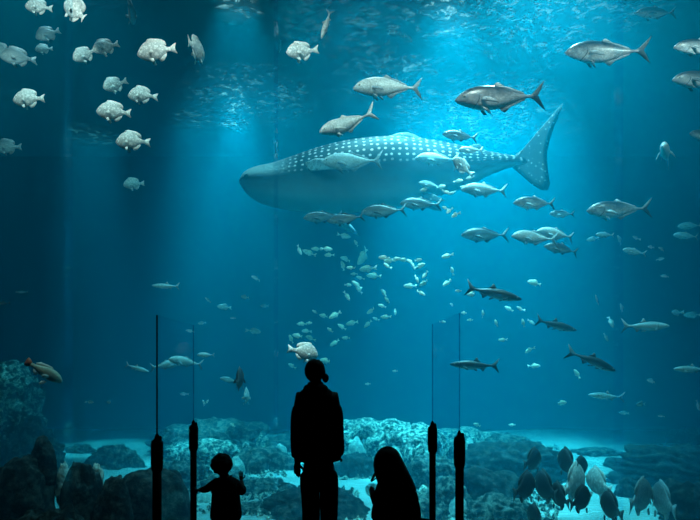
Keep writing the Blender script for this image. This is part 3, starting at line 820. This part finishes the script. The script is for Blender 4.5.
M['shark'] = shark_mat()
m, nt, b = base_mat('whale_shark_fin_skin', .55, .3)
tc = nt.nodes.new('ShaderNodeTexCoord'); v = nt.nodes.new('ShaderNodeTexVoronoi'); v.inputs['Scale'].default_value = 11
nt.links.new(tc.outputs['Object'], v.inputs['Vector'])
r = nt.nodes.new('ShaderNodeValToRGB'); r.color_ramp.elements[0].position = .12; r.color_ramp.elements[0].color = (.6, .65, .65, 1)
r.color_ramp.elements[1].position = .3; r.color_ramp.elements[1].color = (.10, .14, .15, 1)
nt.links.new(v.outputs['Distance'], r.inputs[0]); nt.links.new(r.outputs[0], b.inputs['Base Color'])
M['shark_fin'] = m
M['shark_pect'] = plain('whale_shark_pale_fin', (.5, .55, .56), .6, .3, .4, 14)
# px, top row, bottom row, half width (m)
SP = [(240, 180, 184, .10), (246, 174, 193, .42), (256, 170, 200, .60), (275, 166, 206, .74), (300, 157, 210, .80), (330, 147, 212, .80), (360, 141, 211, .76), (395, 138, 206, .66),
      (430, 141, 198, .50), (465, 147, 187, .33), (495, 153, 173, .18), (515, 156, 167, .10), (526, 157, 167, .05)]
org = at(385, 175, SD)
ns, nr = 60, 32
vs, fs, uvs = [], [], []
for i in range(ns + 1):
    px = 240 + 286 * (i / ns) ** 1.15
    top, bot, hw = interp(SP, px)
    a, c = at(px, top, SD), at(px, bot, SD)
    zc, hh = (a.z + c.z) / 2, (a.z - c.z) / 2
    # widest point low on the head, flattened crown
    for k in range(nr):
        an = 2 * math.pi * k / nr - math.pi / 2
        ca, sa = math.cos(an), math.sin(an)
        ridge = 1 + .03 * max(0, math.cos(an * 6))
        vs.append(Vector((a.x, SD + hw * math.copysign(abs(ca) ** .9, ca) * ridge, zc + hh * sa)) - org)
        uvs.append((i / ns, k / nr))
for i in range(ns):
    for k in range(nr):
        fs.append((i * nr + k, (i + 1) * nr + k, (i + 1) * nr + (k + 1) % nr, i * nr + (k + 1) % nr))
fs.append(tuple(range(nr))); fs.append(tuple(reversed([ns * nr + k for k in range(nr)])))
shark = empty('whale_shark', org, 'huge spotted whale shark gliding left across the tank', 'whale shark')


def put_uv(me, fn):
    l = me.uv_layers.new(name='skin')
    for p in me.polygons:
        for li in p.loop_indices: l.data[li].uv = fn(me.loops[li].vertex_index, p)


me = mesh('whale_shark_body', vs, fs)
def body_uv(vi, p):
    u, v = uvs[vi]
    if v == 0 and any(uvs[j][1] > .9 for j in p.vertices): v = 1.0
    return (u, v)
put_uv(me, body_uv)
link('body', me, M['shark'], shark)


def shark_fin(name, pts, th, dy0=0.0, dy1=0.0, vuv=.5):
    """pts: picture outline; th: half thickness at the root; fin leans from dy0 at the first point to dy1 at the far end"""
    P = [at(x, y, SD) - org for x, y in pts]
    root = (P[0] + P[-1]) / 2
    far = max((p - root).length for p in P)
    n = len(P)
    rings = 5
    V, Fc = [], []
    for s in (1, -1):
        for j in range(rings):
            k = 1 - j / rings
            for p in P:
                q = root + (p - root) * k
                f = (q - root).length / far
                V.append(Vector((q.x, (dy0 + (dy1 - dy0) * f) + s * th * (1 - k) ** .7 * (1 - f * .6), q.z)))
        f = 0
        V.append(Vector((root.x, dy0 + s * th, root.z)))
    half = rings * n + 1
    for s in (0, 1):
        o = s * half
        for j in range(rings):
            for i in range(n):
                i2 = (i + 1) % n
                if j < rings - 1: q = (o + j * n + i, o + j * n + i2, o + (j + 1) * n + i2, o + (j + 1) * n + i)
                else: q = (o + j * n + i, o + j * n + i2, o + rings * n)
                Fc.append(q if s == 0 else tuple(reversed(q)))
    me = mesh(name, V, Fc)
    put_uv(me, lambda vi, p: ((V[vi].x + 6) / 6.5, .32 + (V[vi].z + 2) * .06))
    bm = bmesh.new(); bm.from_mesh(me); bmesh.ops.remove_doubles(bm, verts=bm.verts, dist=.0005); bmesh.ops.recalc_face_normals(bm, faces=bm.faces); bm.to_mesh(me); bm.free()
    return link(name, me, M['shark_fin' if name != 'pectoral_fin' else 'shark_pect'], shark)


shark_fin('tail_fin', [(512, 157), (522, 150), (534, 136), (546, 122), (558, 108), (563, 103), (560, 114), (553, 130), (549, 143), (547, 156), (548, 170), (550, 184), (548, 190), (541, 190), (531, 184), (520, 174), (512, 167)], .07, 0, 0)
shark_fin('dorsal_fin', [(372, 141), (385, 137), (398, 133), (406, 132), (414, 134), (424, 139), (432, 144), (405, 148)], .10)
shark_fin('second_dorsal_fin', [(466, 149), (474, 144), (480, 144), (484, 149), (489, 153), (476, 155)], .04)
shark_fin('pectoral_fin', [(308, 176), (318, 173), (330, 176), (342, 181), (350, 188), (344, 189), (330, 186), (314, 184)], .06, -.78, -1.5)
shark_fin('pectoral_fin', [(318, 200), (334, 204), (352, 214), (360, 224), (348, 221), (330, 214), (316, 208)], .06, .5, 1.3)
shark_fin('pelvic_fin', [(420, 196), (432, 199), (442, 207), (434, 207), (422, 203)], .04, -.25, -.5)
shark_fin('pelvic_fin', [(424, 196), (436, 198), (446, 205), (438, 206), (426, 203)], .04, .25, .5)
shark_fin('anal_fin', [(462, 184), (472, 182), (476, 189), (470, 190)], .03)
bm = bmesh.new(); bmesh.ops.create_uvsphere(bm, u_segments=12, v_segments=8, radius=.06)
me = bpy.data.meshes.new('eye'); bm.to_mesh(me); bm.free()
e = link('eye', me, M['eye'], shark); ep = at(251, 184, SD) - org; e.location = (ep.x, -.53, ep.z)
# mouth: a dark fold along the low front edge of the head
gv, gf = [], []
for j in range(14):
    gx = 241.5 + j * 2.0
    z_ = at(gx, 183.5 + j * .25, SD).z - org.z
    top, bot, hw = interp(SP, gx)
    zt_, zb_ = at(gx, top, SD).z - org.z, at(gx, bot, SD).z - org.z
    sa = max(-1, min(1, (z_ - (zt_ + zb_) / 2) / ((zt_ - zb_) / 2))); yy = -hw * (1 - sa * sa) ** .45 - .012
    x_ = at(gx, 180, SD).x - org.x
    gv += [Vector((x_, yy, z_ - .014)), Vector((x_, yy - .004, z_ + .014))]
    if j: k = len(gv) - 4; gf.append((k, k + 1, k + 3, k + 2))
link('mouth', mesh('mouth', gv, gf), M['shark_gill'], shark)
# gill slits: thin dark folds standing on the flank
gv, gf = [], []
for j in range(5):
    gx = 302 + j * 5
    for s in range(7):
        q = at(gx + .3 * (s - 3) ** 2 * .3, 168 + s * 3.2, SD) - org
        top, bot, hw = interp(SP, gx)
        zc = (at(gx, top, SD).z + at(gx, bot, SD).z) / 2 - org.z; hh = (at(gx, top, SD).z - at(gx, bot, SD).z) / 2
        sa = max(-1, min(1, (q.z - zc) / hh)); yy = -hw * (1 - sa * sa) ** .45 - .004
        gv += [Vector((q.x - .012, yy, q.z)), Vector((q.x + .012, yy - .01, q.z))]
        if s: k = len(gv) - 4; gf.append((k, k + 1, k + 3, k + 2))
link('gill_slits', mesh('gill_slits', gv, gf), M['shark_gill'], shark)

# ================================================================ people
def skin_body(name, joints, edges, m, parent=None, sub=2):
    """joints: list of (point, radius) grown into one surface"""
    me = bpy.data.meshes.new(name)
    me.from_pydata([tuple(p) for p, r in joints], edges, [])
    o = bpy.data.objects.new(name, me)
    C.objects.link(o)
    sk = o.modifiers.new('skin', 'SKIN')
    for i, (p, r) in enumerate(joints):
        rr = r if isinstance(r, tuple) else (r, r)
        me.skin_vertices[0].data[i].radius = rr
        me.skin_vertices[0].data[i].use_root = (i == 0)
    s = o.modifiers.new('sub', 'SUBSURF'); s.levels = sub; s.render_levels = sub
    dg = bpy.context.evaluated_depsgraph_get(); dg.update()
    ev = o.evaluated_get(dg)
    nm = bpy.data.meshes.new_from_object(ev)
    bpy.data.objects.remove(o)
    nm.name = name
    nm.materials.clear()
    return link(name, nm, m, parent)


def chain(pts, start=0):
    return [(start + i, start + i + 1) for i in range(len(pts) - 1)]


def ball_me(name, c, rx, ry, rz, rough=0.0, seed=0, cut=None, sub=4):
    bm = bmesh.new(); bmesh.ops.create_icosphere(bm, subdivisions=sub, radius=1)
    for v in bm.verts:
        n = v.co.normalized()
        k = 1 + rough * noise.noise(n * 4 + Vector((seed, 0, 0)))
        q = Vector((n.x * rx * k, n.y * ry * k, n.z * rz * k))
        if cut: q = cut(n, q)
        v.co = Vector(c) + q
    me = bpy.data.meshes.new(name); bm.to_mesh(me); bm.free(); return me


def head_me(c, w, dpt, h, face):
    """head with brow, nose, lips and chin turned towards the direction face"""
    f = Vector(face).normalized(); r = Vector((0, 0, 1)).cross(f).normalized()
    def cut(n, q):
        a, s, z = n.dot(f), n.dot(r), n.z
        x = Vector((0, 0, 0))
        wd = w * (1 - .22 * max(0, -z) ** 1.5)
        x += r * s * wd + f * a * dpt * (1 - .1 * max(0, -z)) + Vector((0, 0, z * h))
        if a > 0:
            x += f * (.022 * math.exp(-(s * s) / .012 - (z + .12) ** 2 / .03))      # nose
            x += f * (.008 * math.exp(-(s * s) / .08 - (z + .48) ** 2 / .006))      # lips
            x += f * (.012 * math.exp(-(s * s) / .1 - (z + .85) ** 2 / .03))        # chin
            x -= f * (.010 * math.exp(-((abs(s) - .38) ** 2) / .02 - (z - .08) ** 2 / .015))   # eye sockets
        x += r * math.copysign(.016 * math.exp(-((abs(s) - .97) ** 2) / .012 - (z + .05) ** 2 / .04 - a * a / .02), s)  # ears
        return x
    return ball_me('head', c, 1, 1, 1, cut=cut, sub=4)


def hand(parent, wrist, dirv, palm_n, size, m, curl=.4, thumb_side=1):
    """palm, four unequal bent fingers and a thumb, one surface per hand"""
    d = Vector(dirv).normalized(); n = Vector(palm_n).normalized(); s = d.cross(n).normalized()
    w = Vector(wrist)
    J, E = [], []
    J.append((w, .024 * size)); J.append((w + d * .045 * size, (.034 * size, .016 * size))); E.append((0, 1))
    J.append((w + d * .085 * size, (.036 * size, .014 * size))); E.append((1, 2))
    o = skin_body('hand', J, E, m, parent, 2)
    bms = [o.data]
    for i, ln in enumerate((.068, .078, .072, .056)):
        b = w + d * .08 * size + s * (.027 - .018 * i) * size
        p = b; P = [(b - d * .02 * size, .0085 * size)]
        dd = d.copy()
        for j in range(3):
            p = p + dd * ln * size * (.42, .33, .25)[j]
            P.append((p, (.0085, .0078, .0065)[j] * size))
            dd = (dd + n * curl).normalized()
        skin_body('finger', P, chain(P), m, o, 1)
    b = w + d * .03 * size + s * .028 * size * thumb_side
    P = [(b - s * .012 * size * thumb_side, .011 * size), (b + (d * .6 + s * .8 * thumb_side) * .03 * size, .0105 * size), (b + (d * 1.4 + s * .9 * thumb_side + n * .4) * .035 * size, .0085 * size)]
    skin_body('thumb', P, chain(P), m, o, 1)
    return o


def P3(px, py, d):
    return at(px, py, d)


def loft(name, rows, q_, D_, off_, m, parent, n=48, nk=28, fold=.012):
    hv, hf = [], []
    y0, y1 = rows[0][0], rows[-1][0]
    for i in range(n + 1):
        py = y0 + (y1 - y0) * i / n
        xl, xr_, dp_ = interp(rows, py)
        a, c = q_(xl, py), q_(xr_, py)
        cx, rx = (a.x + c.x) / 2, (c.x - a.x) / 2
        for k in range(nk):
            an = 2 * math.pi * k / nk
            st_ = 1 + fold * math.cos(an * 7 + i * .15)
            hv.append(Vector((cx + rx * math.cos(an) * st_, D_ + dp_ * math.sin(an) * st_, a.z)) - off_)
    for i in range(n):
        for k in range(nk): hf.append((i * nk + k, i * nk + (k + 1) % nk, (i + 1) * nk + (k + 1) % nk, (i + 1) * nk + k))
    hf.append(tuple(range(nk))); hf.append(tuple(reversed([n * nk + k for k in range(nk)])))
    return link(name, mesh(name, hv, hf), m, parent)


# --- standing person
D0 = 4.7
pz = lambda px, py, dy=0.0: at(px, py, D0 + dy)
base = at(318, 520, D0); base.z = 0
per = empty('person', (base.x, D0, 0), 'person standing in dark hooded jacket and trousers facing the tank', 'person')
off = Vector((base.x, D0, 0))
def rel(lst): return [(Vector(p) - off, r) for p, r in lst]
hip = pz(319, 470)
body = rel([(hip, (.15, .10)), (pz(318, 445), (.145, .10)), (pz(317, 420), (.15, .105)), (pz(317, 402), (.16, .10)), (pz(316, 393), (.09, .075)), (pz(316, 384), .05), (pz(316, 376), .055),
            (pz(300, 397), .06), (pz(297, 428, .02), .045), (pz(297, 455, -.03), .036), (pz(298, 466, -.04), .025),
            (pz(334, 397), .06), (pz(337, 428, .02), .045), (pz(338, 455, -.03), .036), (pz(337, 462, -.04), .025),
            (pz(310, 478), .085), ((pz(311, 480).x, D0, .50), .055), ((pz(311, 480).x, D0 - .02, .09), .04), ((pz(311, 480).x - .01, D0 + .12, .03), .035),
            (pz(328, 478), .085), ((pz(329, 480).x, D0 + .02, .50), .055), ((pz(330, 480).x, D0, .09), .04), ((pz(330, 480).x + .01, D0 + .14, .03), .035)])
E1 = [(0, 1), (1, 2), (2, 3), (3, 4), (4, 5), (5, 6), (3, 7), (7, 8), (8, 9), (9, 10), (3, 11), (11, 12), (12, 13), (13, 14), (0, 15), (15, 16), (16, 17), (17, 18), (0, 19), (19, 20), (20, 21), (21, 22)]
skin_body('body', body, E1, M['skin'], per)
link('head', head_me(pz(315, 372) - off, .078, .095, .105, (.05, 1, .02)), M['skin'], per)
hair = ball_me('hair', pz(315, 370.5) - off - Vector((0, .012, -.0)), .088, .100, .100, .05, 3)
link('hair', hair, M['hair'], per)
# jacket: torso, collar and sleeves in one surface
loft('jacket', [(382, 308.5, 322.5, .075), (386, 306, 325, .09), (389, 303, 329, .10), (393, 299, 333.5, .115), (398, 296, 337, .125), (405, 295, 338, .135), (416, 296.5, 336.5, .135), (438, 298, 336, .125), (455, 299, 337.5, .13), (461, 300, 337, .125)], pz, D0, off, M['cloth_black'], per)
for ss in ([(pz(301, 403), .07), (pz(298.5, 414), .072), (pz(297, 430, .02), .064), (pz(296.5, 446, -.02), .056), (pz(297, 459, -.04), .05)],
           [(pz(333, 403), .07), (pz(336, 414), .07), (pz(337, 430, .02), .062), (pz(338.3, 446, -.02), .058), (pz(338.3, 458, -.04), .055)]):
    skin_body('sleeve', rel(ss), chain(ss), M['cloth_black'], per)
hd = ball_me('hood', pz(316, 388.5) - off - Vector((0, .06, 0)), .105, .085, .05, .1, 8)
link('hood', hd, M['cloth_black'], per)
link('collar_tip', ball_me('collar_tip', pz(325.5, 378) - off - Vector((0, .0, 0)), .028, .04, .04, .15, 5, sub=3), M['cloth_black'], per)
tx0, tx1 = pz(311, 480).x, pz(329, 480).x
tr_ = rel([(pz(319, 466), (.16, .12)), (pz(319, 474), (.155, .12)), (pz(310, 484), .105), ((tx0, D0, .50), .088), ((tx0, D0 - .02, .10), .07),
           (pz(328, 484), .105), ((tx1, D0 + .02, .50), .088), ((tx1, D0, .10), .07)])
skin_body('trousers', tr_, [(0, 1), (1, 2), (2, 3), (3, 4), (1, 5), (5, 6), (6, 7)], M['cloth_black'], per)
for sx, dy in ((tx0, 0), (tx1, .02)):
    sh = rel([((sx, D0 - .06 + dy, .05), (.05, .045)), ((sx, D0 + .08 + dy, .045), (.05, .04)), ((sx, D0 + .17 + dy, .035), (.045, .03))])
    skin_body('shoe', sh, chain(sh), M['cloth_black'], per)
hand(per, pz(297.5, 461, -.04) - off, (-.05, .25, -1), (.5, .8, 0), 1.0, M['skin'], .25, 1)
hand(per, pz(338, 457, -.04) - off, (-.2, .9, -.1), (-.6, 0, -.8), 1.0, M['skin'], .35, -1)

# --- toddler holding the far left post
D1 = 4.95
base = at(225, 520, D1)
tod = empty('person', (base.x, D1, 0), 'toddler in dark clothes reaching out to grip a railing post', 'person')
off = Vector((base.x, D1, 0))
q = lambda px, py, dy=0.0: at(px, py, D1 + dy)
lx, rx2 = q(219, 505).x, q(233, 505).x
tb = rel([(q(226, 514), (.085, .07)), (q(226, 500), (.085, .07)), (q(226, 487), (.09, .065)), (q(225, 478), (.06, .05)), (q(223, 472), .035), (q(222, 466), .045),
          (q(216, 482), .035), (q(207, 489, .08), .027), (q(199, 490, .2), .02),
          (q(235, 483), .035), (q(243, 492), .028), (q(241, 480, .1), .02),
          ((lx, D1, .22), .05), ((lx, D1, .06), .035), ((rx2, D1, .22), .05), ((rx2, D1, .06), .035)])
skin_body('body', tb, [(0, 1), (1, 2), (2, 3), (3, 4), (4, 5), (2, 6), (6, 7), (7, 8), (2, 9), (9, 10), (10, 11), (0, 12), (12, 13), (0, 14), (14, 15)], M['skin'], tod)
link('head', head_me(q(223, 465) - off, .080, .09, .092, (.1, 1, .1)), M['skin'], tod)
link('hair', ball_me('hair', q(222, 463.5) - off - Vector((0, .012, 0)), .096, .098, .090, .16, 11), M['hair'], tod)
ts = rel([(q(226, 524), (.17, .13)), (q(226, 510), (.155, .12)), (q(226, 496), (.135, .10)), (q(226, 485), (.12, .085)), (q(225, 477), (.065, .06)),
          (q(215, 483), .048), (q(207, 489, .08), .038), (q(202, 490, .15), .032),
          (q(236, 484), .048), (q(243, 493), .042), (q(242, 486, .06), .035)])
skin_body('shirt', ts, [(0, 1), (1, 2), (2, 3), (3, 4), (3, 5), (5, 6), (6, 7), (3, 8), (8, 9), (9, 10)], M['cloth_black'], tod)
tt = rel([((q(226, 514).x, D1, .34), (.11, .09)), ((lx, D1, .22), .068), ((lx, D1, .07), .055), ((rx2, D1, .22), .068), ((rx2, D1, .07), .055)])
skin_body('trousers', tt, [(0, 1), (1, 2), (0, 3), (3, 4)], M['cloth_black'], tod)
for sx in (lx, rx2):
    sh = rel([((sx, D1 - .04, .035), (.038, .03)), ((sx, D1 + .07, .03), (.036, .025))])
    skin_body('shoe', sh, chain(sh), M['cloth_black'], tod)
hand(tod, q(199.5, 490, .2) - off, (-1, .15, 0), (0, 1, .2), .62, M['skin'], .5, 1)
hand(tod, q(241.5, 481, .1) - off, (-.15, .3, 1), (0, 1, 0), .62, M['skin'], .15, -1)

# --- long-haired visitor kneeling
D2 = 4.75
base = at(396, 520, D2)
wom = empty('person', (base.x, D2, 0), 'person with long dark hair kneeling low, hand raised to the face', 'person')
off = Vector((base.x, D2, 0))
q = lambda px, py, dy=0.0: at(px, py, D2 + dy)
kz = .16
wb = rel([(Vector((base.x + .02, D2, .27)), (.16, .13)), (q(396, 505), (.13, .1)), (q(394, 488), (.14, .09)), (q(391, 478), (.07, .06)), (q(388, 470), .045), (q(387, 462), .055),
          (q(381, 486, .02), .05), (q(375, 503, .08), .038), (q(371, 486, .12), .026),
          (q(408, 487), .05), (q(413, 508, .02), .04), (q(406, 522, .12), .03),
          (Vector((base.x - .1, D2 + .18, .12)), .085), (Vector((base.x - .14, D2 + .40, .09)), .06), (Vector((base.x - .12, D2 + .1, .05)), .045), (Vector((base.x - .1, D2 - .15, .045)), .04),
          (Vector((base.x + .12, D2 + .18, .12)), .085), (Vector((base.x + .16, D2 + .40, .09)), .06), (Vector((base.x + .14, D2 + .1, .05)), .045), (Vector((base.x + .12, D2 - .15, .045)), .04)])
skin_body('body', wb, [(0, 1), (1, 2), (2, 3), (3, 4), (4, 5), (2, 6), (6, 7), (7, 8), (2, 9), (9, 10), (10, 11), (0, 12), (12, 13), (13, 14), (14, 15), (0, 16), (16, 17), (17, 18), (18, 19)], M['skin'], wom)
link('head', head_me(q(386, 461) - off, .078, .095, .108, (-.75, .65, -.05)), M['skin'], wom)
HR = [(446, 385, 390, .03), (447.5, 381, 394, .06), (451, 377.5, 398, .09), (457, 374.5, 401, .11), (464, 373.5, 404.5, .115), (473, 375, 409, .11), (483, 378, 413.5, .10), (493, 381, 416.5, .09), (503, 384, 418, .07), (509, 388, 416, .04)]
hv, hf, nk = [], [], 24
for i in range(37):
    py = 446 + 63 * i / 36
    xl, xr_, dp_ = interp(HR, py)
    a, c = q(xl, py), q(xr_, py)
    cx, rx = (a.x + c.x) / 2, (c.x - a.x) / 2
    for k in range(nk):
        an = 2 * math.pi * k / nk
        st_ = 1 + .025 * math.cos(an * 12)
        hv.append(Vector((cx + rx * math.cos(an) * st_, D2 - .03 + dp_ * math.sin(an) * st_, a.z)) - off)
for i in range(36):
    for k in range(nk): hf.append((i * nk + k, i * nk + (k + 1) % nk, (i + 1) * nk + (k + 1) % nk, (i + 1) * nk + k))
hf.append(tuple(range(nk))); hf.append(tuple(reversed([36 * nk + k for k in range(nk)])))
link('hair', mesh('hair', hv, hf), M['hair'], wom)
tp = rel([(Vector((base.x + .0, D2, .26)), (.25, .18)), (q(396, 512), (.235, .16)), (q(396, 499), (.215, .14)), (q(394, 486), (.16, .12)), (q(391, 478), (.10, .09)),
          (q(382, 488, .02), .065), (q(377, 504, .08), .06), (q(374, 496, .11), .045),
          (q(407, 489), .08), (q(412, 508, .02), .07), (q(408, 519, .1), .045)])
skin_body('sweater', tp, [(0, 1), (1, 2), (2, 3), (3, 4), (3, 5), (5, 6), (6, 7), (3, 8), (8, 9), (9, 10)], M['cloth_black'], wom)
skin_body('trousers', rel([(Vector((base.x + .02, D2, .22)), (.2, .15)), (Vector((base.x - .1, D2 + .18, .13)), .105), (Vector((base.x - .14, D2 + .40, .10)), .08), (Vector((base.x - .12, D2 + .05, .06)), .06),
           (Vector((base.x + .12, D2 + .18, .13)), .105), (Vector((base.x + .16, D2 + .40, .10)), .08), (Vector((base.x + .14, D2 + .05, .06)), .06)]), [(0, 1), (1, 2), (2, 3), (0, 4), (4, 5), (5, 6)], M['cloth_black'], wom)
cf = rel([(q(375, 496, .11), .05), (q(371.5, 490, .12), .068), (q(370, 483, .13), .05)])
c_ = skin_body('sleeve_cuff', cf, chain(cf), M['cloth_pale'], wom)
c_['label'] = 'sheer pale sleeve cuff'
hand(wom, q(371, 482, .13) - off, (.5, .1, 1), (.6, .2, .4), .62, M['skin'], .35, -1)
hand(wom, q(406, 522, .12) - off, (-.6, .8, -.3), (0, 0, -1), .85, M['skin'], .3, 1)

# ================================================================ railings with glass panels
def railing(xn, pxf, dn, df, topn, topf, gtn, gtf, label):
    pn = at(xn, topn, dn); pf = at(pxf, topf, df)
    o = empty('glass_barrier', (pn.x, dn, 0), label, 'barrier')
    off = Vector((pn.x, dn, 0))
    for p, (a, b_) in ((pn, (.034, .046)), (pf, (.030, .044))):
        h = p.z; x, y = p.x - off.x, p.y - off.y
        link('post', lathe_me('post', [(a, .012), (a, h - .05)], 20, x, y), M['post'], o)
        link('base_plate', lathe_me('base_plate', [(.085, 0), (.085, .012), (.06, .02), (a, .022)], 24, x, y), M['post'], o)
        s = link('clamp_sleeve', lathe_me('clamp_sleeve', [(a, h - .27), (b_ * .96, h - .24), (b_, h - .2), (b_, h - .05), (b_ * .9, h - .03), (b_ * .55, h - .018), (b_ * .5, h - .01)], 24, x, y), M['post'], o)
        link('cap_knob', lathe_me('cap_knob', [(.010, h - .02), (.018, h - .012), (.018, h + .006), (.010, h + .022), (.004, h + .03)], 14, x, y), M['post'], s)
        link('set_screw', lathe_me('set_screw', [(.008, h - .04), (.012, h - .03), (.012, h - .005), (.006, h + .008)], 10, x + .026, y), M['post'], s)
    # glass panel standing between the two posts
    gn, gf = at(xn, gtn, dn).z, at(pxf, gtf, df).z
    x0, x1, y1 = 0, pf.x - off.x, df - dn
    t = .006
    z0 = .15
    v = []
    for (x, y, zt) in ((x0, .0, gn), (x1, y1, gf)):
        for dx in (-t, t):
            v += [(x + dx, y, z0), (x + dx, y, zt)]
    g = mesh('glass_panel', v, [(0, 1, 3, 2), (4, 6, 7, 5), (0, 4, 5, 1), (2, 3, 7, 6), (1, 5, 7, 3), (0, 2, 6, 4)])
    gp = link('glass_panel', g, M['panel'], o, False)
    link('edge_strip', box_me('edge_strip', x0 - .0045, x0 + .0045, -.006, .006, pn.z - .05, gn), M['post'] if xn < 300 else M['edge'], gp, False)
    link('edge_strip', box_me('edge_strip', x1 - .005, x1 + .005, y1 - .006, y1 + .006, pf.z - .05, gf), M['edge'], gp, False)
    return o


M['edge'] = clear_mat('dark_glass_edge', (.68, .8, .84), 1.3)
railing(157, 193.5, 4.25, 5.22, 437, 423, 315, 325, 'glass barrier on two black posts left of the toddler')
railing(459.5, 432.5, 4.35, 5.0, 434, 424, 313, 324, 'glass barrier on two black posts right of the kneeling person')

# ================================================================ light
def spot(x, y, z, tx, ty, tz, ang, power, col, blend=1.0, r=.25):
    l = bpy.data.lights.new('unseen_tank_light', 'SPOT'); l.energy = power; l.spot_size = math.radians(ang); l.spot_blend = blend; l.shadow_soft_size = r; l.color = col
    o = bpy.data.objects.new('unseen_tank_light', l); C.objects.link(o); o.location = (x, y, z)
    o.rotation_euler = (Vector((tx, ty, tz)) - Vector((x, y, z))).to_track_quat('-Z', 'Y').to_euler()
    return o


cw = (.9, .97, 1)  # unseen spots added above the water to set its bright and dim regions
spot(3.6, 15.4, 15, 3.6, 15.4, 0, 46, 80000, cw)
spot(-8.6, 13.2, 17, -9.0, 14.0, 0, 8, 14000, cw)
spot(3.4, 9.6, 14, 3.4, 9.8, 2, 32, 8000, cw)
spot(-2.4, 14, 14, -2.8, 14.5, 0, 40, 20000, cw)
spot(.9, 13.5, 14, .8, 13.5, 0, 36, 14000, cw)
spot(3.8, 10.9, 11.0, 3.8, 10.9, 0, 96, 5600, cw)
spot(.3, 10.9, 11.0, .3, 10.9, 0, 80, 2400, cw)
spot(-4.6, 9, 13, -4.8, 9, 3, 40, 2600, cw)
spot(5.0, 16, 15, 5.0, 16, 0, 30, 8000, cw)
# unseen fill lights added above the window to brighten near fish from the front
for x_ in (-4.6, -1.5, 1.6, 4.8):
    spot(x_, 5.95, 7.3, x_, 9.0, 4.0, 110, 820, (1, .70, .62))
spot(-.6, 5.9, 5.9, -.6, 7.7, 1.75, 24, 2200, (1, .72, .66))  # spot added to brighten the white fish above the standing person
# narrow spots added to brighten the fish knot, reef and sand patches
spot(1.5, 10.4, 16, 1.4, 10.4, 0, 8, 22000, cw, .6)
spot(1.4, 15, 17, 1.4, 15, -1, 9, 42000, cw, .8)
spot(-4.4, 15.6, 17, -4.4, 15.6, -1, 10, 60000, cw, .8)
spot(6.2, 16.3, 14, 6.2, 16.3, -1, 19, 19000, cw, .8)
spot(-7.9, 16.6, 17, -7.8, 16.9, -1, 13, 55000, cw, .8)
# unseen spots added close over the water to brighten single patches of ripples
for px_, py_, pw_ in ((234, 92, 2500), (238, 108, 4000), (236, 124, 4500), (238, 8, 2500), (446, 8, 3000), (456, 26, 3500), (412, 66, 1800)):
    d_ = (SURF - CAMZ) / (HZ - py_) * F
    q_ = at(px_, py_, d_)
    spot(q_.x, q_.y, SURF + 1.3, q_.x, q_.y, 0, 42, pw_, cw, .8, .08)
W = bpy.data.worlds.new('world'); S.world = W; W.use_nodes = True
W.node_tree.nodes['Background'].inputs[0].default_value = (.0, .02, .035, 1)
W.node_tree.nodes['Background'].inputs[1].default_value = 1
